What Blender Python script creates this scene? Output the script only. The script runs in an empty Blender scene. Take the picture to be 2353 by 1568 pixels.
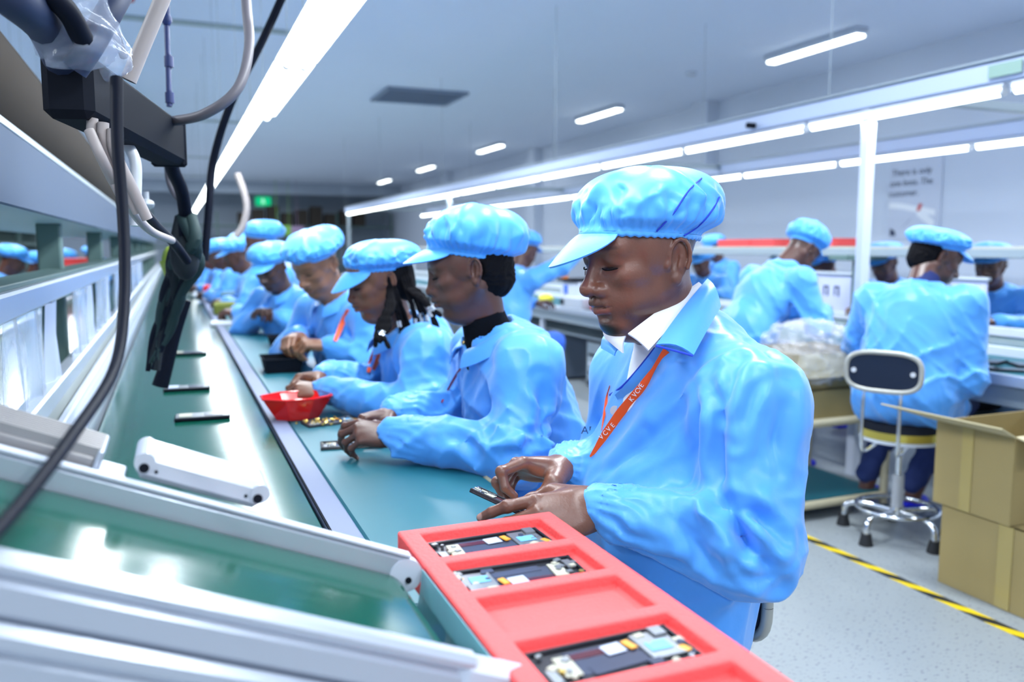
import bpy, math, random
import numpy as np
from mathutils import Vector, Matrix
from mathutils.bvhtree import BVHTree
random.seed(7); rng = np.random.default_rng(11)
SC = bpy.context.scene; COL = SC.collection

# ------------------------------------------------------------------ camera
f_px = 1900.; cx, cy = 1176.5, 784.; EYE = 1.25
TH = math.atan(216/f_px); PSI = math.atan(781*math.cos(TH)/f_px)
FW = np.array([math.sin(PSI)*math.cos(TH), math.cos(PSI)*math.cos(TH), -math.sin(TH)])
RT = np.array([math.cos(PSI), -math.sin(PSI), 0.]); UP = np.cross(RT, FW)
CAM = np.array([0, 0, EYE])
cam = bpy.data.objects.new('camera', bpy.data.cameras.new('camera')); COL.objects.link(cam)
cam.matrix_world = Matrix([[RT[i], UP[i], -FW[i], CAM[i]] for i in range(3)] + [[0, 0, 0, 1]])
cam.data.sensor_width = 36; cam.data.lens = f_px/2353*36; cam.data.clip_start = 0.02; cam.data.clip_end = 200
cam.data.dof.use_dof = True; cam.data.dof.focus_distance = 1.30; cam.data.dof.aperture_fstop = 3.2
SC.camera = cam
# ------------------------------------------------------------------ world, exposure
W = bpy.data.worlds.new('world'); SC.world = W; W.use_nodes = True
W.node_tree.nodes['Background'].inputs[0].default_value = (0.62, 0.78, 1.0, 1)
W.node_tree.nodes['Background'].inputs[1].default_value = 0.70
SC.view_settings.view_transform = 'Standard'; SC.view_settings.look = 'None'
SC.view_settings.exposure = 0.12; SC.view_settings.gamma = 1.0; SC.view_settings.use_curve_mapping = False
SC.cycles.use_denoising = True
SC.cycles.max_bounces = 8; SC.cycles.diffuse_bounces = 3; SC.cycles.glossy_bounces = 3; SC.cycles.transmission_bounces = 6
SC.cycles.transparent_max_bounces = 8; SC.cycles.sample_clamp_indirect = 4
def area_light(name, loc, sx, sy, power, col=(0.86, 0.93, 1.0), rot=(0, 0, 0)):
    l = bpy.data.lights.new(name, 'AREA'); l.shape = 'RECTANGLE'; l.size = sx; l.size_y = sy; l.energy = power; l.color = col
    o = bpy.data.objects.new(name, l); o.location = loc; o.rotation_euler = rot; COL.objects.link(o); return o
# downward light of the batten lamps, just under the tubes; added rows are marked
area_light('line_lamp_and_fill_light', (0.44, 3.3, 1.875), 0.12, 7.4, 52)
area_light('line_lamp_and_fill_light', (0.44, 13.5, 1.86), 0.12, 12, 75)
area_light('line_lamp_and_fill_light', (-1.15, 6.0, 1.93), 0.10, 12, 50)  # added light over the hidden far half of the line
area_light('side_lamp_light', (3.42, 9.0, 1.90), 0.08, 15, 95)
area_light('side_lamp_light', (5.12, 10.0, 1.90), 0.08, 15, 80)
for y in (-3, 2.5, 7.5, 12.5, 17.5, 22.7, 27.6):
    area_light('ceiling_lamp_and_fill_light', (6.66, y, 3.41), 0.12, 1.35, 112)
    area_light('ceiling_lamp_and_fill_light', (1.9, y, 3.41), 0.12, 1.35, 112)  # added row lighting the workers from above; no fixture hangs here
    area_light('ceiling_lamp_and_fill_light', (-2.8, y, 3.41), 0.12, 1.35, 112)  # another added row of ceiling light, without any fixture
# ------------------------------------------------------------------ helpers
def nz(v): v = np.array(v, float); return v/np.linalg.norm(v)
def ray(px, py): return FW + RT*(px-cx)/f_px + UP*(cy-py)/f_px
def at(px, py, d): return CAM + ray(px, py)*d
def onz(px, py, z): r = ray(px, py); return CAM + r*(z-EYE)/r[2]
def onx(px, py, x): r = ray(px, py); return CAM + r*x/r[0]
def ony(px, py, y): r = ray(px, py); return CAM + r*y/r[1]

ORD = 'first second third fourth fifth sixth seventh eighth ninth tenth eleventh twelfth thirteenth fourteenth'.split()
MATS = {}
def mat(name, col, rough=.5, metal=0., bump=0., bscale=60., var=0., vscale=8., spec=.5, emis=None, estr=0., trans=0., alpha=1., coat=0., sheen=0., attr=None, sss=0., stretch=None):
    if name in MATS: return MATS[name]
    m = bpy.data.materials.new(name); m.use_nodes = True; nt = m.node_tree; N = nt.nodes; L = nt.links
    b = N['Principled BSDF']; c4 = (*col, 1)
    b.inputs['Base Color'].default_value = c4; b.inputs['Roughness'].default_value = rough; b.inputs['Metallic'].default_value = metal
    b.inputs['Specular IOR Level'].default_value = spec; b.inputs['Transmission Weight'].default_value = trans; b.inputs['Alpha'].default_value = alpha
    b.inputs['Coat Weight'].default_value = coat; b.inputs['Sheen Weight'].default_value = sheen
    if sss:
        b.inputs['Subsurface Weight'].default_value = sss; b.inputs['Subsurface Radius'].default_value = (.012, .004, .002); b.inputs['Subsurface Scale'].default_value = .3
    if emis: b.inputs['Emission Color'].default_value = (*emis, 1); b.inputs['Emission Strength'].default_value = estr
    tc = N.new('ShaderNodeTexCoord'); src = tc.outputs['Object']
    if stretch:
        mp = N.new('ShaderNodeMapping'); mp.inputs['Scale'].default_value = stretch; L.new(src, mp.inputs['Vector']); src = mp.outputs[0]
    if attr:
        a = N.new('ShaderNodeAttribute'); a.attribute_name = attr; L.new(a.outputs['Color'], b.inputs['Base Color']); base = a.outputs['Color']
    else: base = None
    if var:
        n = N.new('ShaderNodeTexNoise'); n.inputs['Scale'].default_value = vscale; n.inputs['Detail'].default_value = 5; L.new(src, n.inputs['Vector'])
        r = N.new('ShaderNodeMapRange'); r.inputs['To Min'].default_value = 1-var; r.inputs['To Max'].default_value = 1+var; L.new(n.outputs[0], r.inputs[0])
        v = N.new('ShaderNodeVectorMath'); v.operation = 'SCALE'; L.new(r.outputs[0], v.inputs['Scale'])
        if base: L.new(base, v.inputs[0])
        else: v.inputs[0].default_value = col
        L.new(v.outputs[0], b.inputs['Base Color'])
    if bump:
        n = N.new('ShaderNodeTexNoise'); n.inputs['Scale'].default_value = bscale; n.inputs['Detail'].default_value = 4; L.new(src, n.inputs['Vector'])
        bp = N.new('ShaderNodeBump'); bp.inputs['Strength'].default_value = bump; bp.inputs['Distance'].default_value = .004; L.new(n.outputs[0], bp.inputs['Height']); L.new(bp.outputs[0], b.inputs['Normal'])
    MATS[name] = m; return m

ORG = {}
def props(o, label=None, cat=None, group=None, kind=None):
    if label: o['label'] = label
    if cat: o['category'] = cat
    if group: o['group'] = group
    if kind: o['kind'] = kind
    return o
def thing(name, label, cat, loc, group=None):
    o = bpy.data.objects.new(name, None); COL.objects.link(o); o.location = loc; o.empty_display_size = .05
    ORG[o.name] = np.array(loc, float); props(o, label, cat, group); return o
def mesh_obj(name, V, F, m, parent=None, smooth=True, label=None, cat=None, group=None, kind=None, org=None, autos=None, cols=None):
    """V in world coordinates; stored relative to the thing's base"""
    V = np.asarray(V, float)
    if parent is not None: O = ORG[parent.name]
    elif kind == 'structure': O = np.zeros(3)
    else: O = np.array([V[:, 0].mean(), V[:, 1].mean(), V[:, 2].min()]) if org is None else np.array(org, float)
    me = bpy.data.meshes.new(name)
    if isinstance(F, np.ndarray):
        n = len(F); k = F.shape[1]
        me.vertices.add(len(V)); me.vertices.foreach_set('co', (V-O).astype(np.float32).ravel())
        me.loops.add(n*k); me.loops.foreach_set('vertex_index', F.astype(np.int32).ravel())
        me.polygons.add(n); me.polygons.foreach_set('loop_start', np.arange(0, n*k, k, dtype=np.int32)); me.update(calc_edges=True)
    else:
        me.from_pydata([tuple(v) for v in (V-O)], [], F)
    me.polygons.foreach_set('use_smooth', np.full(len(me.polygons), bool(smooth))) 
    if isinstance(m, (list, tuple)):
        for k in m: me.materials.append(k)
    else: me.materials.append(m)
    if cols is not None:
        ca = me.color_attributes.new('col', 'FLOAT_COLOR', 'POINT')
        ca.data.foreach_set('color', np.concatenate([cols, np.ones((len(cols), 1))], 1).astype(np.float32).ravel())
    if autos and smooth:
        me.set_sharp_from_angle(angle=math.radians(autos))
    me.validate(); me.update()
    o = bpy.data.objects.new(name, me); COL.objects.link(o)
    if parent is not None: o.parent = parent; ORG[o.name] = O
    else: o.location = O; ORG[o.name] = O
    return props(o, label, cat, group, kind)
def dup(o, loc=None, rot=None, label=None, group=None, parent=None):
    c = o.copy(); COL.objects.link(c)
    if parent: c.parent = parent
    for ch in o.children: dup(ch, parent=c)
    if loc is not None: c.location = loc
    if rot is not None: c.rotation_euler = rot
    if label: c['label'] = label
    if group: c['group'] = group
    return c

class MB:
    """collects simple solids; build() links them as one mesh"""
    def __init__(s): s.V = []; s.F = []; s.n = 0; s.mi = []
    def add(s, V, F, mi=0):
        s.V.append(np.asarray(V, float)); s.F += [tuple(i+s.n for i in f) for f in F]; s.n += len(V); s.mi += [mi]*len(F); return s
    def box(s, c, size, R=None, bev=None, mi=0):
        c = np.array(c, float); h = np.array(size, float)/2
        b = min(h)*.25 if bev is None else min(bev, min(h)*.9)
        if b < 1e-5:
            P = np.array([[x, y, z] for x in (-1, 1) for y in (-1, 1) for z in (-1, 1)])*h
            F = [(0, 1, 3, 2), (4, 6, 7, 5), (0, 4, 5, 1), (2, 3, 7, 6), (0, 2, 6, 4), (1, 5, 7, 3)]
        else:
            P = []; idx = {}
            for sx in (-1, 1):
                for sy in (-1, 1):
                    for sz in (-1, 1):
                        for a in range(3):
                            q = h-b; q[a] = h[a]; idx[(sx, sy, sz, a)] = len(P); P.append(q*[sx, sy, sz])
            P = np.array(P); F = []
            for a in range(3):
                u, v = (a+1) % 3, (a+2) % 3
                for sg in (-1, 1):
                    q = []
                    for su, sv in ((-1, -1), (1, -1), (1, 1), (-1, 1)):
                        k = [0, 0, 0]; k[a] = sg; k[u] = su; k[v] = sv; q.append(idx[(*k, a)])
                    F.append(tuple(q if sg > 0 else q[::-1]))
            for a in range(3):
                u, v = (a+1) % 3, (a+2) % 3
                for su in (-1, 1):
                    for sv in (-1, 1):
                        k0 = [0, 0, 0]; k0[u] = su; k0[v] = sv; k1 = list(k0); k0[a] = -1; k1[a] = 1
                        q = [idx[(*k0, u)], idx[(*k0, v)], idx[(*k1, v)], idx[(*k1, u)]]
                        F.append(tuple(q if su*sv < 0 else q[::-1]))
            for sx in (-1, 1):
                for sy in (-1, 1):
                    for sz in (-1, 1):
                        q = [idx[(sx, sy, sz, a)] for a in range(3)]; F.append(tuple(q if sx*sy*sz > 0 else q[::-1]))
        if R is not None: P = P@np.asarray(R).T
        return s.add(P+c, F, mi)
    def tube(s, pts, r, n=10, caps=True, mi=0, closed=False, flat=None):
        pts = np.array(pts, float); m = len(pts); n = 12 if n in (8, 10) else n; r = np.full(m, r) if np.isscalar(r) else np.array(r)
        T = np.gradient(pts, axis=0); T /= np.linalg.norm(T, axis=1)[:, None]+1e-12
        u = np.array([0, 0, 1.]) if abs(T[0][2]) < .9 else np.array([1., 0, 0]); V = []
        for i in range(m):
            u = u-T[i]*(u@T[i]); u /= np.linalg.norm(u); w = np.cross(T[i], u)
            for k in range(n):
                a = 2*math.pi*k/n; e = (1, 1) if flat is None else flat
                V.append(pts[i]+r[i]*(math.cos(a)*u*e[0]+math.sin(a)*w*e[1]))
        F = [(i*n+k, i*n+(k+1) % n, (i+1)*n+(k+1) % n, (i+1)*n+k) for i in range(m-1) for k in range(n)]
        if caps: F += [tuple(range(n))[::-1], tuple((m-1)*n+k for k in range(n))]
        return s.add(V, F, mi)
    def cyl(s, a, b, r0, r1=None, n=16, mi=0):
        return s.tube([a, b], [r0, r0 if r1 is None else r1], n, mi=mi)
    def ell(s, c, r, n=12, R=None, mi=0):
        V = [(0, 0, 1.)]; m = n//2
        for i in range(1, m):
            t = math.pi*i/m
            V += [(math.sin(t)*math.cos(2*math.pi*k/n), math.sin(t)*math.sin(2*math.pi*k/n), math.cos(t)) for k in range(n)]
        V.append((0, 0, -1.)); V = np.array(V)*r
        F = [(0, 1+k, 1+(k+1) % n) for k in range(n)]
        F += [(1+i*n+k, 1+(i+1)*n+k, 1+(i+1)*n+(k+1) % n, 1+i*n+(k+1) % n) for i in range(m-2) for k in range(n)]
        e = len(V)-1; F += [(e, 1+(m-2)*n+(k+1) % n, 1+(m-2)*n+k) for k in range(n)]
        if R is not None: V = V@np.asarray(R).T
        return s.add(V+np.array(c, float), F, mi)
    def prism(s, poly, d, mi=0):
        """poly: 3D outline, extruded by vector d"""
        P = np.array(poly, float); n = len(P); d = np.array(d, float)
        nrm = sum(np.cross(P[i]-P[0], P[i+1]-P[0]) for i in range(1, n-1))
        F = [tuple(range(n)), tuple(range(n, 2*n))[::-1]]+[(i, i+n, (i+1) % n+n, (i+1) % n) for i in range(n)]
        if nrm@d > 0: F = [g[::-1] for g in F]
        return s.add(np.vstack([P, P+d]), F, mi)
    def grid(s, G, th=0., mi=0, wrapu=False):
        """G (n,m,3) surface; thickness th makes it a closed slab"""
        G = np.asarray(G, float); n, m, _ = G.shape
        du = np.gradient(G, axis=0); dv = np.gradient(G, axis=1); N = np.cross(du, dv); N /= np.linalg.norm(N, axis=2)[:, :, None]+1e-12
        id0 = lambda i, j: i*m+j
        F = [(id0(i, j), id0(i+1, j), id0(i+1, j+1), id0(i, j+1)) for i in range(n-1) for j in range(m-1)]
        if not th: return s.add(G.reshape(-1, 3), F, mi)
        V = np.vstack([(G+N*th/2).reshape(-1, 3), (G-N*th/2).reshape(-1, 3)]); k = n*m
        F2 = F+[tuple(i+k for i in g[::-1]) for g in F]
        for i in range(n-1): F2 += [(id0(i, 0), id0(i, 0)+k, id0(i+1, 0)+k, id0(i+1, 0)), (id0(i+1, m-1), id0(i+1, m-1)+k, id0(i, m-1)+k, id0(i, m-1))]
        for j in range(m-1): F2 += [(id0(0, j+1), id0(0, j+1)+k, id0(0, j)+k, id0(0, j)), (id0(n-1, j), id0(n-1, j)+k, id0(n-1, j+1)+k, id0(n-1, j+1))]
        return s.add(V, F2, mi)
    def build(s, name, m, parent=None, smooth=True, autos=35, **k):
        o = mesh_obj(name, np.vstack(s.V), s.F, m, parent, smooth, autos=autos, **k)
        if isinstance(m, (list, tuple)): o.data.polygons.foreach_set('material_index', s.mi)
        return o
def bez(pts, n=24):
    """Catmull-Rom through points"""
    P = np.array(pts, float); P = np.vstack([2*P[0]-P[1], P, 2*P[-1]-P[-2]]); out = []; seg = len(P)-3
    for t in np.linspace(0, seg-1e-9, n):
        i = int(t); u = t-i; a, b, c, d = P[i:i+4]
        out.append(.5*((2*b)+(-a+c)*u+(2*a-5*b+4*c-d)*u*u+(-a+3*b-3*c+d)*u**3))
    return np.array(out)
def rotm(ax, deg):
    return np.array(Matrix.Rotation(math.radians(deg), 3, ax))

# ------------------------------------------------------------------ signed-distance sculpting
class SDF:
    def __init__(s, lo, hi, h):
        s.lo = np.array(lo, float); s.h = h; s.n = np.ceil((np.array(hi)-s.lo)/h).astype(int)+1
        s.D = np.full(s.n, 1., np.float32); s.ax = [s.lo[i]+h*np.arange(s.n[i]) for i in range(3)]
    def _win(s, lo, hi, pad):
        i0 = np.maximum(((np.array(lo)-pad-s.lo)/s.h).astype(int), 0); i1 = np.minimum(((np.array(hi)+pad-s.lo)/s.h).astype(int)+2, s.n)
        if (i1 <= i0).any(): return None
        sl = tuple(slice(a, b) for a, b in zip(i0, i1))
        return sl, s.ax[0][sl[0]][:, None, None], s.ax[1][sl[1]][None, :, None], s.ax[2][sl[2]][None, None, :]
    def _mix(s, sl, d, k, op):
        A = s.D[sl]
        if op == '+':
            if k > 0: h = np.maximum(k-np.abs(A-d), 0)/k; s.D[sl] = np.minimum(A, d)-h*h*k*.25
            else: s.D[sl] = np.minimum(A, d)
        else:
            d = -d
            if k > 0: h = np.maximum(k-np.abs(A-d), 0)/k; s.D[sl] = np.maximum(A, d)+h*h*k*.25
            else: s.D[sl] = np.maximum(A, d)
    def ell(s, c, r, k=.01, R=None, op='+'):
        c = np.array(c, float); r = np.array(r, float); m = r.max() if R is not None else r
        w = s._win(c-m, c+m, k+4*s.h)
        if w is None: return
        sl, X, Y, Z = w; X = X-c[0]; Y = Y-c[1]; Z = Z-c[2]
        if R is not None:
            R = np.asarray(R); X, Y, Z = R[0, 0]*X+R[1, 0]*Y+R[2, 0]*Z, R[0, 1]*X+R[1, 1]*Y+R[2, 1]*Z, R[0, 2]*X+R[1, 2]*Y+R[2, 2]*Z
        k0 = np.sqrt((X/r[0])**2+(Y/r[1])**2+(Z/r[2])**2); k1 = np.sqrt((X/r[0]**2)**2+(Y/r[1]**2)**2+(Z/r[2]**2)**2)+1e-9
        s._mix(sl, (k0*(k0-1)/k1).astype(np.float32), k, op)
    def cone(s, a, b, ra, rb, k=.01, op='+', gather=None, sc=None):
        """round cone; gather=(n, amp, t0, t1) pleats about the axis"""
        a = np.array(a, float); b = np.array(b, float); m = max(ra, rb)*1.3
        w = s._win(np.minimum(a, b)-m, np.maximum(a, b)+m, k+4*s.h)
        if w is None: return
        sl, X, Y, Z = w; u = b-a; L2 = u@u
        px, py, pz = X-a[0], Y-a[1], Z-a[2]
        t = np.clip((px*u[0]+py*u[1]+pz*u[2])/L2, 0, 1)
        qx, qy, qz = px-t*u[0], py-t*u[1], pz-t*u[2]
        d = np.sqrt(qx**2+qy**2+qz**2)-(ra+(rb-ra)*t)
        if gather:
            n, amp, t0, t1 = gather; T = u/math.sqrt(L2); e = np.cross(T, [0.3, .5, .8]); e /= np.linalg.norm(e); f = np.cross(T, e)
            ang = np.arctan2(qx*f[0]+qy*f[1]+qz*f[2], qx*e[0]+qy*e[1]+qz*e[2])
            mk = np.clip((t-t0)/(t1-t0), 0, 1)
            d = d+amp*mk*np.cos(n*ang+4*np.sin(2*ang+t*9))
        s._mix(sl, d.astype(np.float32), k, op)
    def chain(s, P, r, k=.01):
        for i in range(len(P)-1): s.cone(P[i], P[i+1], r[i], r[i+1], k)
    def warp(s, fn):
        A = s.D; m = np.abs(A) < .05
        idx = np.nonzero(m); A[idx] += fn(s.ax[0][idx[0]], s.ax[1][idx[1]], s.ax[2][idx[2]]).astype(np.float32)
    def mesh(s):
        D = s.D.copy()
        for a in range(3):
            sl = [slice(None)]*3
            for e in (0, -1): sl[a] = e; D[tuple(sl)] = 1.
        I = D < 0; nx, ny, nzz = D.shape
        c = np.zeros((nx-1, ny-1, nzz-1), np.int8)
        for dx in (0, 1):
            for dy in (0, 1):
                for dz in (0, 1): c += I[dx:nx-1+dx, dy:ny-1+dy, dz:nzz-1+dz]
        act = (c > 0) & (c < 8); ci = np.argwhere(act); vid = np.full(act.shape, -1, np.int32); vid[act] = np.arange(len(ci))
        P = np.zeros((len(ci), 3)); cnt = np.zeros(len(ci))
        cor = np.array([[x, y, z] for x in (0, 1) for y in (0, 1) for z in (0, 1)])
        val = np.stack([D[ci[:, 0]+k[0], ci[:, 1]+k[1], ci[:, 2]+k[2]] for k in cor], 1).astype(float)
        for i in range(8):
            for j in range(i+1, 8):
                if abs(cor[i]-cor[j]).sum() != 1: continue
                va, vb = val[:, i], val[:, j]; m = (va < 0) != (vb < 0); t = np.where(m, va/(va-vb+1e-20), 0)
                P[m] += (cor[i]+(cor[j]-cor[i])*t[:, None])[m]; cnt[m] += 1
        P /= cnt[:, None]; V = s.lo+(ci+P)*s.h; Q = []
        for a in range(3):
            b, e = (a+1) % 3, (a+2) % 3
            s0 = [slice(None)]*3; s1 = [slice(None)]*3; s0[a] = slice(0, -1); s1[a] = slice(1, None)
            for k in (b, e): s0[k] = slice(1, -1); s1[k] = slice(1, -1)
            A, B = I[tuple(s0)], I[tuple(s1)]; x = np.argwhere(A != B); dirn = A[tuple(x.T)]
            x[:, b] += 1; x[:, e] += 1
            q = []
            for db, de in ((-1, -1), (0, -1), (0, 0), (-1, 0)):
                y = x.copy(); y[:, b] += db; y[:, e] += de; q.append(vid[tuple(y.T)])
            q = np.stack(q, 1); q[~dirn] = q[~dirn][:, ::-1]; Q.append(q)
        Q = np.vstack(Q); Q = Q[(Q >= 0).all(1)]
        return V, Q
def smooth_mesh(V, Q, it=2, lam=.5):
    E = np.vstack([Q[:, [0, 1]], Q[:, [1, 2]], Q[:, [2, 3]], Q[:, [3, 0]]]); n = len(V)
    for _ in range(it):
        S = np.zeros_like(V); c = np.zeros(n)
        for i, j in ((0, 1), (1, 0)):
            for a in range(3): S[:, a] += np.bincount(E[:, i], V[E[:, j], a], n)
            c += np.bincount(E[:, i], minlength=n)
        V = V+lam*(S/np.maximum(c, 1)[:, None]-V)
    return V
def vnormals(V, Q):
    fn = np.cross(V[Q[:, 2]]-V[Q[:, 0]], V[Q[:, 3]]-V[Q[:, 1]]); N = np.zeros_like(V)
    for k in range(4):
        for a in range(3): N[:, a] += np.bincount(Q[:, k], fn[:, a], len(V))
    return N/(np.linalg.norm(N, axis=1)[:, None]+1e-12)
def segdist(P, pts):
    d = np.full(len(P), 9.)
    for a, b in zip(pts[:-1], pts[1:]):
        u = b-a; t = np.clip((P-a)@u/(u@u+1e-12), 0, 1); d = np.minimum(d, np.linalg.norm(P-a-t[:, None]*u, axis=1))
    return d
# ------------------------------------------------------------------ people
SKIN = mat('skin', (.1, .05, .03), rough=.36, bump=.10, bscale=240, var=.12, vscale=38, attr='col', spec=.55, sss=.12)
COATM = mat('coat_cloth', (.085, .37, .93), rough=.40, bump=.22, bscale=34, var=.05, vscale=9, spec=.4, sheen=.25)
CAPM = mat('cap_cloth', (.08, .40, .93), rough=.42, bump=.2, bscale=45, var=.05, vscale=12, spec=.45, sheen=.2)
SEAMM = mat('seam_piping', (.01, .05, .55), rough=.7)
TROUS = mat('trouser_cloth', (.03, .13, .62), rough=.75, bump=.4, bscale=30, var=.1)
DARKTR = mat('dark_trouser_cloth', (.012, .03, .14), rough=.8, bump=.3, bscale=40)
HAIRM = mat('hair', (.004, .0035, .005), rough=.75, bump=.6, bscale=260, spec=.12)
SHIRTM = mat('white_shirt', (.80, .82, .88), rough=.7, bump=.1, bscale=120)
NECKM = mat('black_knit', (.004, .005, .008), rough=.9, spec=.1, bump=.5, bscale=200)
NAVYM = mat('navy_shirt', (.008, .02, .12), rough=.8)
ORANGE = mat('orange_ribbon', (.95, .10, .01), rough=.5)
WHITEP = mat('white_plastic', (.60, .63, .68), rough=.35)
SHOE = mat('blue_shoe', (.01, .02, .75), rough=.6)
SOCK = mat('dark_sock', (.05, .02, .03), rough=.9)
TONES = {1: (.155, .062, .040), 2: (.10, .040, .028), 3: (.18, .075, .042), 4: (.24, .11, .06), 5: (.06, .027, .02)}

def paint(V, base, spots):
    C = np.tile(np.array(base, float), (len(V), 1))
    for c, r, col, s in spots:
        d = np.sqrt((((V-np.array(c))/np.array(r))**2).sum(1)); w = np.clip((1.15-d)/.45, 0, 1)*s
        C = C*(1-w[:, None])+np.array(col)*w[:, None]
    return C

def head_mesh(h, tone, beard=False, female=False, neckdir=(-.035, 0, -.17), short_hair=True):
    S = SDF((-.125, -.105, -.235), (.15, .105, .15), h)
    S.ell((-.012, 0, .048), (.096, .074, .084), .0); S.ell((.03, 0, .03), (.066, .066, .085), .03)
    S.ell((.035, 0, -.045), (.052, .05, .06), .04)
    cw = .022 if female else .026
    S.ell((.074, 0, -.088), (.019, cw, .017), .022); S.ell((.074, 0, -.018), (.024, .030, .032), .02)
    for y in (-1, 1):
        S.cone((-.002, y*.056, -.035), (.066, y*.017, -.086), .018, .013, .03)
        S.ell((.058, y*.043, -.008), (.028, .021, .021), .02)       # cheekbone
        S.ell((.058, y*.036, -.05), (.026, .022, .026), .02)        # cheek
        S.ell((.002, y*.066, .028), (.04, .012, .035), .02)          # temple / zygomatic
        S.ell((.1, y*.033, .018), (.017, .021, .0125), .014, op='-')
        S.ell((.0755, y*.032, .0175), (.0165, .0175, .0135), .005)
        S.cone((.087, y*.012, .034), (.076, y*.046, .036), .0095, .008, .016)   # brow ridge
        S.cone((.0985, y*.014, .0085), (.081, y*.051, .0085), .0014, .0014, .002, op='-')   # lash line (closed lid)
        S.cone((.0935, y*.018, .0225), (.083, y*.045, .0225), .001, .001, .004, op='-')     # lid crease
    S.ell((.062, 0, .05), (.024, .045, .03), .03)
    nt = -.008 if female else 0
    S.cone((.092, 0, .026), (.116+nt, 0, -.018), .0078, .0108, .012)
    S.ell((.1175+nt, 0, -.0225), (.0135, .0145, .012), .008)
    for y in (-1, 1):
        S.ell((.1035+nt*.6, y*.0155, -.0255), (.0140, .0095, .0095), .006)
        S.ell((.110+nt*.8, y*.0078, -.0355), (.006, .0042, .0042), .003, op='-')
    S.ell((.082, 0, -.049), (.0235, .032, .027), .02)                 # muzzle
    S.cone((.102, 0, -.034), (.106, 0, -.040), .0018, .0025, .006, op='-')
    pts = [(.086, .027, -.0525), (.099, .017, -.0495), (.1065, .0055, -.0472), (.1065, -.0055, -.0472), (.099, -.017, -.0495), (.086, -.027, -.0525)]
    S.chain(pts, [.003, .0064, .0076, .0076, .0064, .003], .005)
    lo = [(.0845, .024, -.0575), (.097, .014, -.0605), (.1025, .0, -.0618), (.097, -.014, -.0605), (.0845, -.024, -.0575)]
    S.chain(lo, [.003, .0072, .0086, .0072, .003], .005)
    mp = [(.0885, .031, -.0545), (.1035, .017, -.0538), (.1125, .0045, -.0536), (.1125, -.0045, -.0536), (.1035, -.017, -.0538), (.0885, -.031, -.0545)]
    for a, b in zip(mp[:-1], mp[1:]): S.cone(a, b, .0015, .0015, .003, op='-')
    S.ell((.1, 0, -.0745), (.010, .016, .0045), .012, op='-')
    # ears
    E = .98 if female else 1.08
    for y in (-1, 1):
        R = rotm('Z', -y*24)@rotm('Y', -12); o = np.array([-.004, y*.0775, .003]); q = lambda a, b, c: o+np.array([a*E, y*b, c*E])
        S.ell(q(-.004, 0, .0), (.0185*E, .0070, .0305*E), .006, R)
        S.ell(q(.002, .0075, .003), (.0128*E, .0085, .0205*E), .003, R, '-')
        c = q(-.0045, .0058, .003); e = []
        for k in range(10):
            a = math.radians(-20+k*26); e.append(c+R@np.array([math.cos(a)*.0158*E, y*.003, math.sin(a)*.0275*E]))
        S.chain(e, [.0034]*10, .002)
        S.chain([q(-.010, .0045, .017), q(-.0095, .005, .004), q(-.003, .0045, -.012)], [.0028, .0034, .0034], .003)   # antihelix
        S.ell(q(.0135, -.001, -.006), (.0055, .005, .0075), .004)     # tragus
        S.ell(q(.001, .001, -.0285), (.0085, .0052, .0095), .005)    # lobe
    nr = .05 if female else .058
    S.cone((-.018, 0, -.03), np.array((-.018, 0, -.03))+np.array(neckdir), nr, nr*1.03, .03)
    S.ell((.04, 0, -.105), (.035, .035, .02), .03)
    V, Q = S.mesh(); V = smooth_mesh(V, Q, 1, .4)
    t = np.array(tone); lip = t*np.array([1.25, .95, 1.1]); dk = t*.35
    sp = [((.104, 0, -.0475), (.016, .032, .0065), t*.6, .85), ((.101, 0, -.0615), (.014, .026, .0068), t*np.array([1.6, 1.15, 1.35]), .85)]
    for y in (-1, 1):
        sp += [((.084, y*.032, .0405), (.02, .024, .004), dk, .75), ((.0925, y*.032, .0078), (.013, .022, .0028), (.004, .003, .003), .97),
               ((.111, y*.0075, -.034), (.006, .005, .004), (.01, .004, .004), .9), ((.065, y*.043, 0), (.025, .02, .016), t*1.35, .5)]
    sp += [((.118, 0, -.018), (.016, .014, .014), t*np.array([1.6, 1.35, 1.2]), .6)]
    if beard:
        sp += [((.1, 0, -.0365), (.013, .030, .0050), dk, .7), ((.078, 0, -.096), (.034, .032, .016), (.006, .005, .006), .95)]
        for y in (-1, 1): sp += [((.045, y*.05, -.075), (.045, .022, .03), t*.45, .6), ((.0, y*.065, -.03), (.022, .02, .045), t*.5, .5)]
    if short_hair:
        for y in (-1, 1): sp += [((-.06, y*.05, .02), (.05, .05, .05), t*.4, .6)]
        sp += [((-.09, 0, 0), (.05, .06, .06), t*.4, .6)]
    return V, Q, paint(V, tone, sp)

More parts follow.
